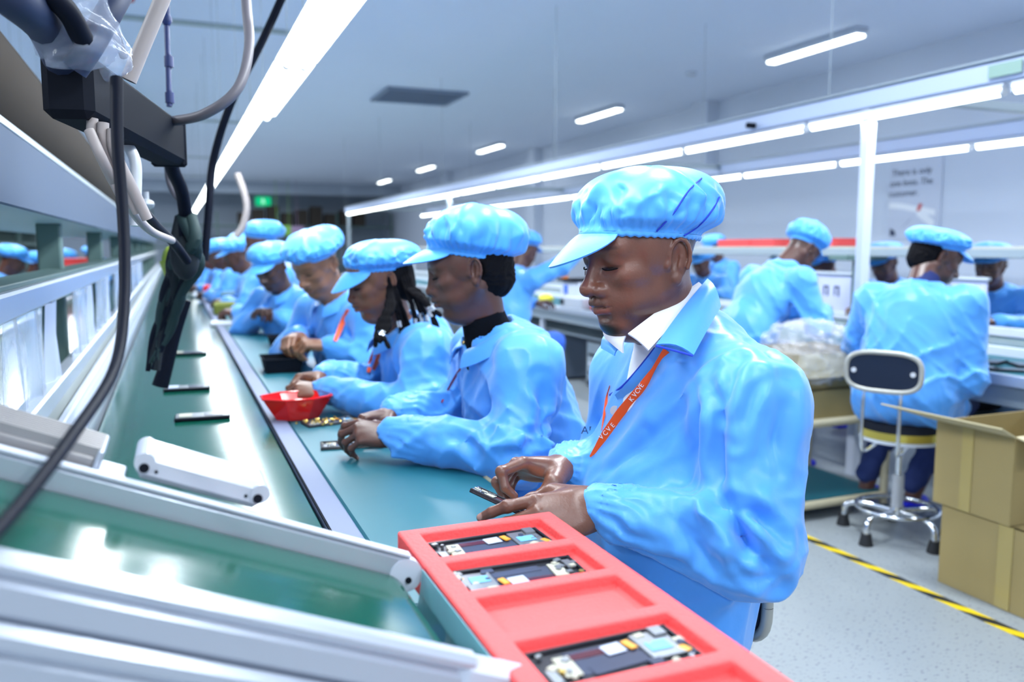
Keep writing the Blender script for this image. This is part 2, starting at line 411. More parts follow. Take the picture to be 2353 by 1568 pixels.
FING = {'i': ((.088, .026, 0), (.043, .026, .021), .0092), 'm': ((.092, .005, .003), (.048, .030, .022), .0094), 'r': ((.086, -.015, 0), (.044, .028, .021), .0088), 'p': ((.077, -.033, -.004), (.034, .021, .018), .0078)}
def hand_mesh(h, tone, pose, thumb, arm=.075, sc=1., ad=(-1, 0, 0)):
    """pose: {finger: (spread, mcp, pip, dip)}; thumb: three direction vectors. Hand frame: x fingers, z dorsal, y thumb side"""
    S = SDF((-arm-.02, -.09, -.12), (.2, .1, .09), h/sc); ad = nz(ad)
    S.ell((.045, -.002, -.002), (.046, .034, .0135), .012)
    tips = []
    for k, (m, ln, r) in FING.items():
        m = np.array(m); sp, a1, a2, a3 = pose[k]; S.cone((.008, m[1]*.45, -.001), m, .0125, r*1.12, .012)
        p = m; a = 0; P = [m]; rr = [r*1.1]
        for i, da in enumerate((a1, a2, a3)):
            a += math.radians(da); d = np.array([math.cos(a), 0, -math.sin(a)]); d = rotm('Z', sp)@d
            p = p+d*ln[i]; P.append(p); rr.append(r*(.98, .88, .72)[i])
        S.chain(P, rr, .003); S.ell(P[1], [r*1.08]*3, .004); tips.append((P[3], d, r))
    c = np.array([.02, .02, -.008]); P = [c]; rr = [.0155, .0125, .0115, .0085]
    for d, l in zip(thumb, (.042, .034, .024)): P.append(P[-1]+nz(d)*l)
    S.chain(P, rr, .006); S.cone((.0, .006, -.003), P[1], .018, .0125, .016); S.ell((.04, .018, -.012), (.028, .014, .012), .016)
    tips.append((P[3], nz(thumb[2]), .0105))
    S.ell((.035, -.024, -.011), (.036, .012, .011), .014)
    S.cone((.004, 0, -.001), ad*.03, .021, .0235, .02); S.cone(ad*.03, ad*arm, .0245, .028, .01)
    V, Q = S.mesh(); V = smooth_mesh(V, Q, 1, .4); t = np.array(tone)
    C = paint(V, tone, []); N = vnormals(V, Q); palm = np.clip(-N[:, 2]*1.3-.25, 0, 1)*(V[:, 0] > 0)
    C = C*(1-palm[:, None])+(t*np.array([3.2, 2.6, 2.2]))*palm[:, None]
    for tp, d, r in tips:
        up = nz(np.cross(d, np.cross([0, 0, 1.], d))) if abs(d[2]) < .95 else np.array([1., 0, 0])
        q = tp+up*r*.6-d*.002; w = np.clip((.0062-np.linalg.norm(V-q, axis=1))/.0015, 0, 1); nail = np.array([.42, .24, .2])
        C = C*(1-w[:, None])+nail*w[:, None]
    return V*sc, Q, C

OPEN = dict(i=(3, 20, 30, 15), m=(0, 25, 35, 20), r=(-3, 30, 40, 22), p=(-8, 35, 40, 25))
PINCH = dict(i=(2, 35, 62, 25), m=(0, 45, 66, 30), r=(-3, 52, 66, 30), p=(-7, 56, 60, 30))
TH_OPP = ((.6, .75, -.55), (.8, .15, -.5), (.9, -.1, -.4))

def cap_mesh(seed, a=.101, b=.082, H=.115, Rf=.108, Rb=.165, Rs=.128, n=200, m=50, gath=44, wr=1., A0=38, ex=.78):
    r = np.random.default_rng(seed); ph = r.uniform(0, 6.28, 24)
    F = np.linspace(0, 2*math.pi, n, endpoint=False); v = np.linspace(0, 1, m); Fg, Vg = np.meshgrid(F, v, indexing='ij')
    al = np.radians(-A0+(90+A0)*Vg); Rx = Rf*(1+np.cos(Fg))/2+Rb*(1-np.cos(Fg))/2
    rad = 1/np.sqrt((np.cos(Fg)/Rx)**2+(np.sin(Fg)/Rs)**2); rb = 1/np.sqrt((np.cos(Fg)/a)**2+(np.sin(Fg)/b)**2)
    ca = np.maximum(np.cos(al), 0); zc = H*.40; R = rad*ca**ex; Z = np.where(al > 0, zc+(H-zc)*np.sin(np.abs(al))**.95, zc*(1-np.sin(np.abs(al))/math.sin(math.radians(A0))))
    bl = np.clip(Vg/.16, 0, 1); bl = bl*bl*(3-2*bl); R = rb*(1-bl)+R*bl
    g = np.cos(gath*Fg+2.2*np.sin(3*Fg+ph[0])+1.4*np.sin(7*Fg+ph[1]))
    nzm = .75+.5*np.sin(5*Fg+ph[21])*np.sin(11*Fg+ph[22]); amp = nzm*(.0032*np.exp(-((Vg-.09)/.06)**2)+.0022*np.exp(-((Vg-.2)/.10)**2))
    R = R+g*amp*wr+.003*np.exp(-((Vg-.12)/.1)**2)
    g2 = np.cos(17*Fg+2.5*np.sin(2*Fg+ph[2])+3*Vg); R = R+.0035*g2*np.exp(-((Vg-.3)/.16)**2)*wr
    for k in range(90):     # puckers above the elastic
        f0, v0 = r.uniform(0, 6.283), r.uniform(.13, .48); wf_, wv = r.uniform(.035, .12), r.uniform(.04, .11); tl = r.uniform(-1.2, 1.2)
        dd = (Fg-f0-tl*(Vg-v0)+math.pi) % (2*math.pi)-math.pi; R = R+wr*r.choice([-1, 1])*r.uniform(.002, .0062)*np.exp(-(dd/wf_)**2-((Vg-v0)/wv)**2)
    for k in range(7):      # soft broad folds running up the crown
        f0 = ph[3+k]; wd = .10+.12*(k % 3); cen = f0+(.9*np.sin(ph[10+k]))*(Vg-.3); dd = (Fg-cen+math.pi) % (2*math.pi)-math.pi
        R = R+(-1)**k*.009*wr*np.exp(-(dd/wd)**2)*np.exp(-((Vg-.45)/.28)**2)
        Z = Z+(-1)**k*.004*wr*np.exp(-(dd/(wd*1.6))**2)*np.exp(-((Vg-.7)/.25)**2)
    Z = Z+(.007*np.sin(Fg+ph[20])-.010*np.cos(Fg))*Vg*ca
    X = np.cos(Fg)*R; Y = np.sin(Fg)*R
    # slump backwards
    X = X-.012*Vg*(Vg < 1)
    G = np.stack([X, Y, Z], 2); mb = MB(); F4 = []
    V = G.reshape(-1, 3); idf = lambda i, j: (i % n)*m+j
    F4 = [(idf(i, j), idf(i+1, j), idf(i+1, j+1), idf(i, j+1)) for i in range(n) for j in range(m-1)]
    mb.add(V, F4)
    # elastic band turned in
    bd = [[(math.cos(x)*1/math.sqrt((math.cos(x)/a)**2+(math.sin(x)/b)**2)*s, math.sin(x)*1/math.sqrt((math.cos(x)/a)**2+(math.sin(x)/b)**2)*s, z+.0012*math.cos(gath*x)) for s, z in ((1.0, .001), (1.012, -.004), (.99, -.0085), (.93, -.006))] for x in np.append(F, 2*math.pi)]
    mb.grid(np.array(bd))
    return mb
def visor_mesh(a=.101, b=.082, L=.062, droop=.62, half=58, turn=0):
    G = []
    for x0 in np.radians(np.linspace(-half, half, 37)):
        x = x0+math.radians(turn); kk = x0/math.radians(half)*math.pi/2*.985
        r = 1/math.sqrt((math.cos(x)/a)**2+(math.sin(x)/b)**2); p = np.array([math.cos(x)*r, math.sin(x)*r, -.006])
        l = L*max(math.cos(kk), 0)**.6+.002; row = []
        for u in np.linspace(0, 1, 9):
            q = p+np.array([l*u*(.45+.5*math.cos(x)), l*u*.30*math.sin(x), 0]); q[2] -= droop*l*(u**1.25)+.000*u; row.append(q)
        G.append(row)
    return MB().grid(np.array(G), .0035)

def build_person(label, base, heading, J, tone, res=1., headyaw=0., headpitch=20., headroll=0., hs=1., beard=False, female=False, hands=None,
                 cap=None, visor=True, legs=True, group=None, coat_extra=None, collar=True, shirt=None, lanyard=False, hair=None, folds=True, feet=True, simple=False, warp=None, coatcut=None, name='person', loose=1., fa=1., hipr=(.165, .2, .14), ncut=(.012, .062, .085)):
    """J: joints in the person's own frame (x forward, y left) ; base: floor point under the pelvis"""
    base = np.array(base, float); Rw = rotm('Z', heading)
    T = lambda P: np.asarray(P)@Rw.T+base
    J = {k: np.array(v, float) for k, v in J.items()}
    root = thing(name, label, 'person', base, group); root['pose'] = 'seated'
    Rh = rotm('Z', headyaw)@rotm('Y', headpitch)@rotm('X', headroll)
    head = J['head']; nv = (J['neck']-head)@Rh; nv = nv/hs
    hp = np.array((-.018, 0, -.03)); nd = nv-hp; nd = nd*min(1, .17/np.linalg.norm(nd))
    V, Q, C = head_mesh(.0022*res, TONES[tone], beard, female, nd, short_hair=True)
    Vs = [T(V*hs@Rh.T+head)]; Qs = [Q]; Cs = [C]; n = len(V)
    if res < 1.6:
        for sg in (-1, 1):
            P = [T(np.array(p)*hs@Rh.T+head) for p in ((.0955, sg*.0165, .0088), (.0972, sg*.026, .0066), (.0945, sg*.037, .0062), (.0865, sg*.0475, .0078))]
            MB().tube(bez(P, 14), [.0006]+[.0012]*12+[.0005], n=6).build('eyelashes', HAIRM, root)
    # hands
    for side in ('L', 'R'):
        if hands and hands.get(side) is None and side in hands: continue
        hd = (hands or {}).get(side) or {}
        x = nz(hd.get('x', J['wr'+side]-J['el'+side]+np.array([.05, -.05 if side == 'L' else .05, 0]))); z = hd.get('z', (-.25, .35 if side == 'L' else -.35, .9)); z = nz(np.array(z)-x*(np.array(z)@x)); y = np.cross(z, x)
        V, Q, C = hand_mesh(.0018*res, TONES[tone], hd.get('pose', PINCH if side == 'R' else OPEN), hd.get('thumb', TH_OPP), sc=hd.get('sc', hs*1.0), ad=(lambda q: q*[1, -1, 1] if side == 'L' else q)(np.stack([x, y, z])@nz(J['el'+side]-J['wr'+side])))
        if side == 'L': V = V*[1, -1, 1]; Q = Q[:, ::-1]
        Vs.append(T(V@np.stack([x, y, z])+J['wr'+side])); Qs.append(Q+n); Cs.append(C); n += len(V)
    # core under the clothes
    S = SDF((-.35, -.5, .0), (.75, .5, 1.25), .016 if res < 2 else .022)
    ch, hip, nk = J['chest'], J['hip'], J['neck']
    S.ell(hip, (.11, .15, .1), .05); S.ell((hip+ch)/2, (.09, .13, .13), .06); S.ell(ch, (.09, .14, .13), .06)
    S.cone(ch+[0, 0, .08], nk+(head-nk)*.25, .06, .045, .04)
    for s in 'LR':
        S.cone(J['sh'+s], J['el'+s], .038, .030, .03); S.cone(J['el'+s], J['wr'+s]+nz(J['el'+s]-J['wr'+s])*.04, .030, .022, .02); S.cone(J['sh'+s], ch+[0, 0, .06], .05, .06, .04)
        if legs: S.cone(J['hp'+s], J['kn'+s], .07, .05, .03); S.cone(J['kn'+s], J['an'+s], .05, .036, .02)
    if legs:
        for s in 'LR': S.cone(J['an'+s]+[0, 0, -.03], J['an'+s]+[.1, 0, -.045], .03, .022, .03)
    V, Q = S.mesh(); V = smooth_mesh(V, Q, 2); Vs.append(T(V)); Qs.append(Q+n); Cs.append(paint(V, TONES[tone], []))
    mesh_obj('body', np.vstack(Vs), np.vstack(Qs), SKIN, root, cols=np.vstack(Cs))
    # coat
    h = .0045*res if res < 2 else .011
    S = SDF((-.42, -.55, .28), (.75, .55, 1.3), h); lo = loose
    S.ell(hip+[0, 0, .03], (hipr[0]*lo, hipr[1]*lo, hipr[2]), .05); S.ell((hip*.45+ch*.55), (.145*lo, .19*lo, .17), .07); S.ell(ch+[0, 0, .02], (.125*lo, .185*lo, .15), .07)
    S.cone(J['shL'], J['shR'], .068, .068, .07); S.cone(ch+[0, 0, .1], nk+[-.005, 0, -.005], .09, .062, .05)
    for s in 'LR':
        S.cone(J['sh'+s], J['el'+s], .074*lo, .064*lo, .03); wr = J['wr'+s]; d = nz(J['el'+s]-wr); L = np.linalg.norm(J['el'+s]-wr)
        S.cone(J['el'+s], wr+d*.035, .064*lo, .046, .035, gather=(19, .0028, .66, .95) if res < 2 else None)
        S.cone(wr+d*.035, wr+d*.004, .04, .035, .006, gather=(22, .002, -.5, 0))
        if legs: S.cone(J['hp'+s]+[0, 0, .01], J['hp'+s]*.35+J['kn'+s]*.65, .1, .086, .05)
    if coat_extra: coat_extra(S)
    r = np.random.default_rng(int(abs(base[0]*100+base[1]*37))+3); ph = r.uniform(0, 6.28, 12)
    if folds:
        el = [J['elL'], J['elR']]; pits = [J['shL']*.6+ch*.4-[0, 0, .06], J['shR']*.6+ch*.4-[0, 0, .06]]
        rd = lambda q: (1-np.abs(np.sin(q)))**2.2
        def wf(x, y, z):
            P = np.stack([x, y, z], 1); out = np.zeros(len(P)); nsx = np.sin(P@np.array([11., 17, -9])+ph[7])
            for i, c in enumerate(el):
                m = np.exp(-(np.linalg.norm(P-c, axis=1)/.12)**2); q = P@np.array([17., 15*(-1)**i, 26.])
                out -= m*.017*fa*rd(q+1.1*np.sin(P@np.array([15., 23, -12])+ph[i])) - m*.004
                q = P@np.array([-30., 24*(-1)**i, 38.]); out -= m*.008*fa*rd(q+1.5*nsx)
            for i, c in enumerate(pits):
                m = np.exp(-(np.linalg.norm(P-c, axis=1)/.15)**2); q = P@np.array([16., 26*(-1)**i, 13.])
                out -= m*.015*fa*rd(q+1.0*np.sin(P@np.array([9., -15, 17])+ph[2+i])) - m*.004
            m = np.clip((ch[2]+.10-z)/.2, 0, 1); out -= m*.013*fa*rd(P@np.array([9., 21, 3.])+1.6*np.sin(P@np.array([7., 3, 11.])+ph[5])) - m*.003
            out -= .006*fa*rd(P@np.array([15., -19, 17])+1.8*np.sin(P@np.array([9., 13, -11])+ph[6]))
            out -= .0035*fa*rd(P@np.array([39., 31, -27])+2.2*np.sin(P@np.array([19., -16, 21])+ph[8]))
            return out
        S.warp(wf)
    if warp: S.warp(warp)
    # neck opening
    nd = nz(head-nk+[.0, 0, .02]); S.cone(nk+nd*ncut[0], nk+nd*.16, ncut[1], ncut[2], .006, op='-')
    if coatcut: coatcut(S)
    V, Q = S.mesh(); V = smooth_mesh(V, Q, 1, .5)
    coat = mesh_obj('coat', T(V), Q, COATM, root)
    Vw = T(V); bvh = BVHTree.FromPolygons([Vector(v) for v in Vw], [tuple(int(i) for i in q) for q in Q])
    # trousers
    if legs:
        S = SDF((-.35, -.45, .0), (.75, .45, .9), .013 if res < 2 else .02)
        for s in 'LR':
            S.cone(J['hp'+s], J['kn'+s], .088, .072, .04); S.cone(J['kn'+s], J['an'+s]+[0, 0, .06], .074, .05, .03)
        S.warp(lambda x, y, z: .005*np.sin(60*z+5*np.sin(20*x)))
        V, Q = S.mesh(); V = smooth_mesh(V, Q, 2); mesh_obj('trousers', T(V), Q, TROUS if legs is True else legs, root)
        if feet:
            for s in 'LR':
                q = MB().ell(J['an'+s]+[.055, 0, -.05], (.13, .046, .036), 16); V = T(np.vstack(q.V)); V[:, 2] = np.maximum(V[:, 2], base[2]+.006)
                mesh_obj('shoe', V, q.F, SHOE, root)
    # collar
    if collar:
        G = []
        for x in np.radians(np.linspace(-158, 158, 33)):
            c = math.cos(x+math.pi); s_ = math.sin(x+math.pi); fr = max(0, c)   # x=0 is the nape
            i0 = nk+np.array([c*.062-.006, s_*.062, .028-.055*fr]); o0 = nk+np.array([c*.098-.004, s_*.108, -.012-.06*fr])
            G.append([i0*(1-u)+o0*u+np.array([c, s_, 1.])*.012*math.sin(math.pi*u)*(1-.3*u) for u in np.linspace(0, 1, 6)])
        MB().grid(T(np.array(G)), .004).build('collar', COATM, root)
    if shirt:
        nd = nz(head-nk); P = [nk+nd*t for t in (-.04, .0, .04, .062)]
        MB().tube([T(p) for p in P], [.064, .061, .058*hs+.002, .057*hs], 28).build('shirt_collar', shirt, root)
    # cap
    if cap is not None:
        cp = dict(seed=3); tl = cap.pop('tilt', 22); off = np.array(cap.pop('off', (-.008, 0, .043))); cp.update(cap)
        if res >= 2: cp.update(n=72, m=22, gath=22)
        Rc = rotm('Y', -tl); fn = lambda V: T((np.asarray(V)@Rc.T+off)*hs@Rh.T+head)
        mb = cap_mesh(**cp); V = fn(np.vstack(mb.V)); o = mesh_obj('cap', V, mb.F, CAPM, root, True)
        if visor:
            vd = visor if isinstance(visor, dict) else {}
            mb = visor_mesh(**vd); mesh_obj('visor', fn(np.vstack(mb.V)), mb.F, CAPM, o, True, autos=50)
    if hair == 'nape':
        S = SDF((-.14, -.11, -.12), (.09, .11, .1), .004); S.ell((-.03, 0, .02), (.088, .083, .075), 0); S.ell((-.055, 0, -.035), (.055, .055, .05), .03)
        S.ell((.045, .0, -.07), (.07, .12, .085), .01, op='-'); S.ell((.0, .085, -.0), (.028, .03, .038), .005, op='-'); S.ell((.0, -.085, .0), (.028, .03, .038), .005, op='-')
        S.ell((.1, 0, .03), (.055, .1, .1), .01, op='-')
        S.warp(lambda x, y, z: .0025*np.sin(160*x+3*np.sin(90*z))*np.sin(150*z+3*np.sin(100*y)))
        V, Q = S.mesh(); mesh_obj('hair', T(V*hs@Rh.T+head), Q, HAIRM, root)
    if lanyard:
        for sg in (-1, 1):
            P = []
            for t in np.linspace(0, 1, 12):
                y = sg*(.075*(1-t)+.008); z = nk[2]-.045-t*.2; o0 = T([.9, y, z]); dr = Vector(T([0, y, z])-o0).normalized()
                hit = bvh.ray_cast(Vector(o0), dr)
                if hit[0] is not None: P.append(np.array(hit[0])-np.array(dr)*.006)
            if len(P) > 3:
                P = np.array(P); w = Rw@np.array([0, 1., .35]); MB().grid(np.stack([P-w*.008, P+w*.008], 1), .002).build('lanyard', ORANGE, root)
    build_person.capfn = fn if cap is not None else None
    return root, bvh, T, Rh

def seated(lean=.0, seat=.5, dx=0, reach=.42, hz=.83, sc=1., spread=.1, headf=.22, headz=1.2, dy=0, rnd=None):
    J = dict(hip=(0, 0, seat+.1), chest=(.09+lean*.5, 0, .9), neck=(.145+lean, 0, 1.06), head=(headf+lean, dy, headz),
             shL=(.12+lean, .19, 1.0), shR=(.12+lean, -.19, 1.0), elL=(.2+lean*.6, .27, .79), elR=(.2+lean*.6, -.27, .79),
             wrL=(reach, spread, hz), wrR=(reach, -spread, hz), hpL=(.02, .09, seat+.06), hpR=(.02, -.09, seat+.06),
             knL=(.42, .12, seat+.05), knR=(.42, -.12, seat+.05), anL=(.36, .12, .09), anR=(.36, -.12, .09))
    return {k: np.array(v, float) for k, v in J.items()}
def to_local(P, base, heading):
    return (np.asarray(P, float)-np.array(base))@rotm('Z', heading)

def fold_lines(o, T_, bvh, lines):
    """press creases / raise ridges along lines laid on the cloth: (points, width, amplitude)"""
    me = o.data; n = len(me.vertices); co = np.empty(n*3); me.vertices.foreach_get('co', co); co = co.reshape(-1, 3); O = ORG[o.name]
    nr = np.empty(n*3); me.vertex_normals.foreach_get('vector', nr); nr = nr.reshape(-1, 3); W_ = co+O; dsp = np.zeros(n)
    for pts, w, amp in lines:
        P = [hit(bvh, x, y, 0) for x, y in pts]; P = [p for p in P if p is not None]
        if len(P) < 2: continue
        P = bez(P, 16); near = np.nonzero(np.linalg.norm(W_-P.mean(0), axis=1) < .35)[0]
        d = segdist(W_[near], P); e0 = np.minimum(np.linalg.norm(W_[near]-P[0], axis=1), np.linalg.norm(W_[near]-P[-1], axis=1)); tp = np.clip(e0/(w*3), .15, 1)
        dsp[near] += 1.55*amp*tp*(np.exp(-(d/w)**2)-.35*np.exp(-((d-w*2)/w)**2))
    me.vertices.foreach_set('co', (co+nr*dsp[:, None]).ravel()); me.update()
def part(root, name): return [c for c in root.children if c.name.split('.')[0] == name][0]
# ------------------------------------------------------------------ the hall
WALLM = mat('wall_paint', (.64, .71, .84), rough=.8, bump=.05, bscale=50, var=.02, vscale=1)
CEILM = mat('ceiling_paint', (.76, .84, 1.0), rough=.85, var=.03, vscale=.6)
ALU = mat('aluminium', (.60, .65, .73), rough=.28, metal=.55, bump=.05, bscale=90, stretch=(1, 8, 1))
WMET = mat('white_metal', (.58, .63, .72), rough=.45)
GREYM = mat('grey_metal', (.32, .38, .42), rough=.45, metal=.3)
GREENM = mat('green_grey_metal', (.10, .17, .16), rough=.55)
BLACKP = mat('black_plastic', (.008, .010, .016), rough=.8, spec=.08)
BLACKR = mat('black_rubber', (.006, .007, .01), rough=.6)
GLOW = mat('tube_glow', (1, 1, 1), emis=(.93, 1, .96), estr=6)
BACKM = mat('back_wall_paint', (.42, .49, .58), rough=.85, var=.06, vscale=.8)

def floor_mat():
    m = mat('floor_vinyl', (.50, .53, .55), rough=.35, spec=.4); nt = m.node_tree; N = nt.nodes; L = nt.links; b = N['Principled BSDF']
    tc = N.new('ShaderNodeTexCoord'); mp = N.new('ShaderNodeMapping'); mp.inputs['Scale'].default_value = (1, 2.2, 1); mp.inputs['Rotation'].default_value = (0, 0, .5)
    L.new(tc.outputs['Object'], mp.inputs[0]); n = N.new('ShaderNodeTexNoise'); n.inputs['Scale'].default_value = 55; n.inputs['Detail'].default_value = 3; L.new(mp.outputs[0], n.inputs[0])
    r = N.new('ShaderNodeValToRGB'); r.color_ramp.elements[0].position = .33; r.color_ramp.elements[0].color = (.13, .15, .18, 1); r.color_ramp.elements[1].position = .40; r.color_ramp.elements[1].color = (.285, .315, .33, 1)
    L.new(n.outputs[0], r.inputs[0]); L.new(r.outputs[0], b.inputs['Base Color']); return m
def S_box(name, c, s, m, bev=0, **k): return MB().box(c, s, bev=bev).build(name, m, kind='structure', smooth=False, **k)
S_box('floor', (2.5, 13, -.05), (15, 42, .1), floor_mat())
S_box('ceiling', (2.5, 13, 3.55), (15, 42, .1), CEILM)
S_box('wall_right', (7.97, 13, 1.75), (.1, 42, 3.5), WALLM)
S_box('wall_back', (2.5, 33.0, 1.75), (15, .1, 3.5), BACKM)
S_box('wall_left', (-4.7, 14, 1.75), (.1, 40, 3.5), WALLM)
S_box('baseboard_right', (7.905, 13, .05), (.03, 42, .1), GREYM)
for i, y in enumerate((11.15, 17.75, 24.3)):
    S_box('trim_%d' % (i+1), (7.82, y, 1.75), (.22, .42, 3.5), WALLM)
for i, y in enumerate((5.35, 9.2, 16.0, 22.5, 28.5)):   # shallow ribs across the ceiling
    S_box('trim_%d' % (i+4), (-1.7, y, 3.485), (6, .10, .03), mat('rib_paint', (.40, .47, .47), rough=.8))
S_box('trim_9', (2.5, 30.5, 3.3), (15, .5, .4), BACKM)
# ceiling battens
def ceiling_lamp(x, y, lab):
    t = thing('ceiling_lamp', lab, 'lamp', (x, y, 3.40), 'batten lamps on the ceiling')
    MB().box((x, y, 3.465), (.17, 1.45, .07), bev=.012).build('housing', WMET, t)
    MB().box((x, y, 3.418), (.13, 1.4, .03), bev=.012).build('diffuser', GLOW, t)
for y, lab in zip((7.5, 12.5, 17.6, 22.7, 27.6), ('nearest and largest batten lamp on the white ceiling at right', 'second nearest batten lamp on the ceiling, above the far row of tubes', 'middle one of the five batten lamps on the ceiling', 'short looking batten lamp on the ceiling, second from the far end', 'farthest and smallest batten lamp on the ceiling')):
    ceiling_lamp(6.66, y, lab)
for y in (7.5, 12.5): 
    pass
v = thing('ceiling_vent', 'dark grey slatted air vent in the white ceiling', 'vent', (3.5, 12.25, 3.44))
MB().box((3.5, 12.25, 3.487), (1.15, 1.0, .03), bev=0).build('backing', mat('vent_dark', (.1, .13, .2), rough=.8), v)
fr = MB(); [fr.box((3.5+dx, 12.25+dy, 3.475), s, bev=.005) for dx, dy, s in ((-.58, 0, (.05, 1.1, .04)), (.58, 0, (.05, 1.1, .04)), (0, -.52, (1.2, .05, .04)), (0, .52, (1.2, .05, .04)))]
fr.build('vent_frame', mat('vent_grey', (.25, .31, .42), rough=.6), v)
for k in range(9): MB().box((3.5, 11.85+k*.1, 3.465), (1.1, .05, .012), R=rotm('X', 30), bev=0).build('slat', MATS['vent_grey'], v)
sd = MB(); sd.cyl((6.3, 9.3, 3.5), (6.3, 9.3, 3.45), .07, .06, 20); sd.build('smoke_detector', WMET, label='small white round smoke detector on the ceiling at right', cat='detector')
sp = MB(); sp.cyl((-.25, 8.4, 3.5), (-.25, 8.4, 3.43), .045, .03, 14); sp.build('alarm_beacon', mat('red_plastic', (.5, .02, .03), rough=.4), label='small red alarm beacon on the ceiling at upper left', cat='alarm')
# exit sign and far end
ex = thing('exit_sign', 'green lit exit sign on the dark far wall', 'sign', (2.6, 32.86, 2.75))
ec = onx(605, 463, 0) if False else ony(605, 463, 32.9)
ex.location = (ec[0], 32.9, ec[2]-.15); ORG[ex.name] = np.array(ex.location)
MB().box((ec[0], 32.9, ec[2]), (.55, .06, .32), bev=.01).build('sign_box', mat('exit_green', (0, .5, .2), emis=(.0, .55, .22), estr=.9), ex)
run = MB(); bx, bz = ec[0]-.02, ec[2]
run.cyl((bx, 32.86, bz+.085), (bx, 32.865, bz+.085), .028, n=12)
for a, b in (((0, .05), (.02, -.02)), ((.02, -.02), (.07, -.05)), ((.02, -.02), (-.03, -.06)), ((-.03, -.06), (-.05, -.11)), ((.07, -.05), (.06, -.11)), ((0, .04), (.07, .02)), ((0, .04), (-.06, .0))):
    run.cyl((bx+a[0], 32.862, bz+a[1]), (bx+b[0], 32.862, bz+b[1]), .013, n=6)
run.build('running_figure', mat('exit_white', (.8, 1, .9), emis=(.6, 1, .8), estr=.8), ex)
# dark storage rack with brown cartons against the far wall
rk = thing('storage_rack', 'dark grey storage rack along the far wall', 'rack', (3.6, 31.5, 0))
for z in (.5, 1.25, 2.0): MB().box((3.6, 31.5, z), (8.4, .8, .05), bev=0).build('shelf_board', GREENM, rk)
for x in (-.6, 1.5, 3.6, 5.7, 7.75): MB().box((x, 31.1, 1.25), (.07, .07, 2.5), bev=0).build('post', GREENM, rk)
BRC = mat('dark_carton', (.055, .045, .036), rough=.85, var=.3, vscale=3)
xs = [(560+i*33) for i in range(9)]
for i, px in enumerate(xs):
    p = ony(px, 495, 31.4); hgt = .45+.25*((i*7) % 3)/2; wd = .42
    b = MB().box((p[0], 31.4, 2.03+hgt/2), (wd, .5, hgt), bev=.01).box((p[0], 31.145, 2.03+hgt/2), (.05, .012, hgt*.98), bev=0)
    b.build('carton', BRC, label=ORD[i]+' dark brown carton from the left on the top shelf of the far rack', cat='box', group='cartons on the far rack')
gp = ony(650, 523, 29.0); MB().box((gp[0], 29, gp[2]-.1), (.55, .06, .34), bev=.01).cyl((gp[0]-.2, 29, gp[2]), (gp[0]-.2, 29, 3.5), .006, n=6).cyl((gp[0]+.2, 29, gp[2]), (gp[0]+.2, 29, 3.5), .006, n=6).build('green_notice', mat('lime', (.2, .45, .08), rough=.6), label='lime green notice hanging over the far workers', cat='sign')
gp = ony(683, 523, 29.0); MB().box((gp[0], 29, gp[2]-.1), (.45, .06, .3), bev=.01).cyl((gp[0], 29, gp[2]), (gp[0], 29, 3.5), .006, n=6).build('pink_notice', mat('mauve', (.35, .25, .4), rough=.6), label='pale mauve notice hanging beside the lime green one', cat='sign')
# poster on the right wall
pst = thing('wall_poster', 'white paper poster with dark lettering and a pair of hands, on the right wall', 'poster', (7.9, 7.15, 1.36))
MB().box((7.905, 7.15, 1.8), (.012, .72, .9), bev=0).build('paper', mat('poster_paper', (.60, .66, .80), rough=.5), pst, smooth=False)
def text(body, size, loc, R, m, parent, name='lettering', ext=.0006, xs=1.):
    c = bpy.data.curves.new(name, 'FONT'); c.body = body; c.size = size; c.extrude = ext; c.align_x = 'CENTER'; c.align_y = 'CENTER'
    o = bpy.data.objects.new(name, c); COL.objects.link(o); dg = bpy.context.evaluated_depsgraph_get(); me = bpy.data.meshes.new_from_object(o.evaluated_get(dg))
    bpy.data.objects.remove(o); V = np.array([v.co[:] for v in me.vertices]); V[:, 0] *= xs; F = [tuple(p.vertices) for p in me.polygons]
    return mesh_obj(name, V@np.asarray(R).T+np.array(loc), F, m, parent, False)
INK = mat('dark_ink', (.04, .06, .12), rough=.7)
RWALL = np.array([[0, 0, -1], [-1, 0, 0], [0, 1, 0]], float)   # text on a wall facing -x
for body, z in (('There is only', 2.11), ('one boss. The', 1.99), ('customer.', 1.87)):
    text(body, .105, (7.896, 7.2 if body != 'customer.' else 7.3, z), RWALL, INK, pst)
PH = mat('poster_print', (.86, .9, .97), rough=.5); pr = MB()
pr.grid(np.array([[(7.896, y, z+dz) for dz in (-.035, .035)] for y, z in ((7.5, 1.74), (7.3, 1.72), (7.1, 1.68), (6.85, 1.63))]))
pr.grid(np.array([[(7.8955, y, z+dz) for dz in (-.05, .05)] for y, z in ((7.1, 1.66), (6.98, 1.58), (6.86, 1.50))])); pr.build('printed_arms', PH, pst, smooth=False)
MB().grid(np.array([[(7.895, y-.025, z), (7.895, y+.025, z)] for y, z in ((7.05, 1.74), (7.08, 1.66))])).build('printed_cuff', mat('poster_red', (.6, .08, .08), rough=.5), pst, smooth=False)
MB().grid(np.array([[(7.8945, y-w, z+w), (7.8945, y+w, z-w)] for y, z, w in ((7.1, 1.65, .03), (7.17, 1.58, .03), (7.3, 1.47, .015))])).build('printed_tie', mat('poster_slate', (.18, .22, .38), rough=.5), pst, smooth=False)
MB().grid(np.array([[(7.895, 7.47, 1.47), (7.895, 7.40, 1.44)], [(7.895, 7.47, 1.38), (7.895, 7.38, 1.38)]])).build('printed_emblem', INK, pst, smooth=False)
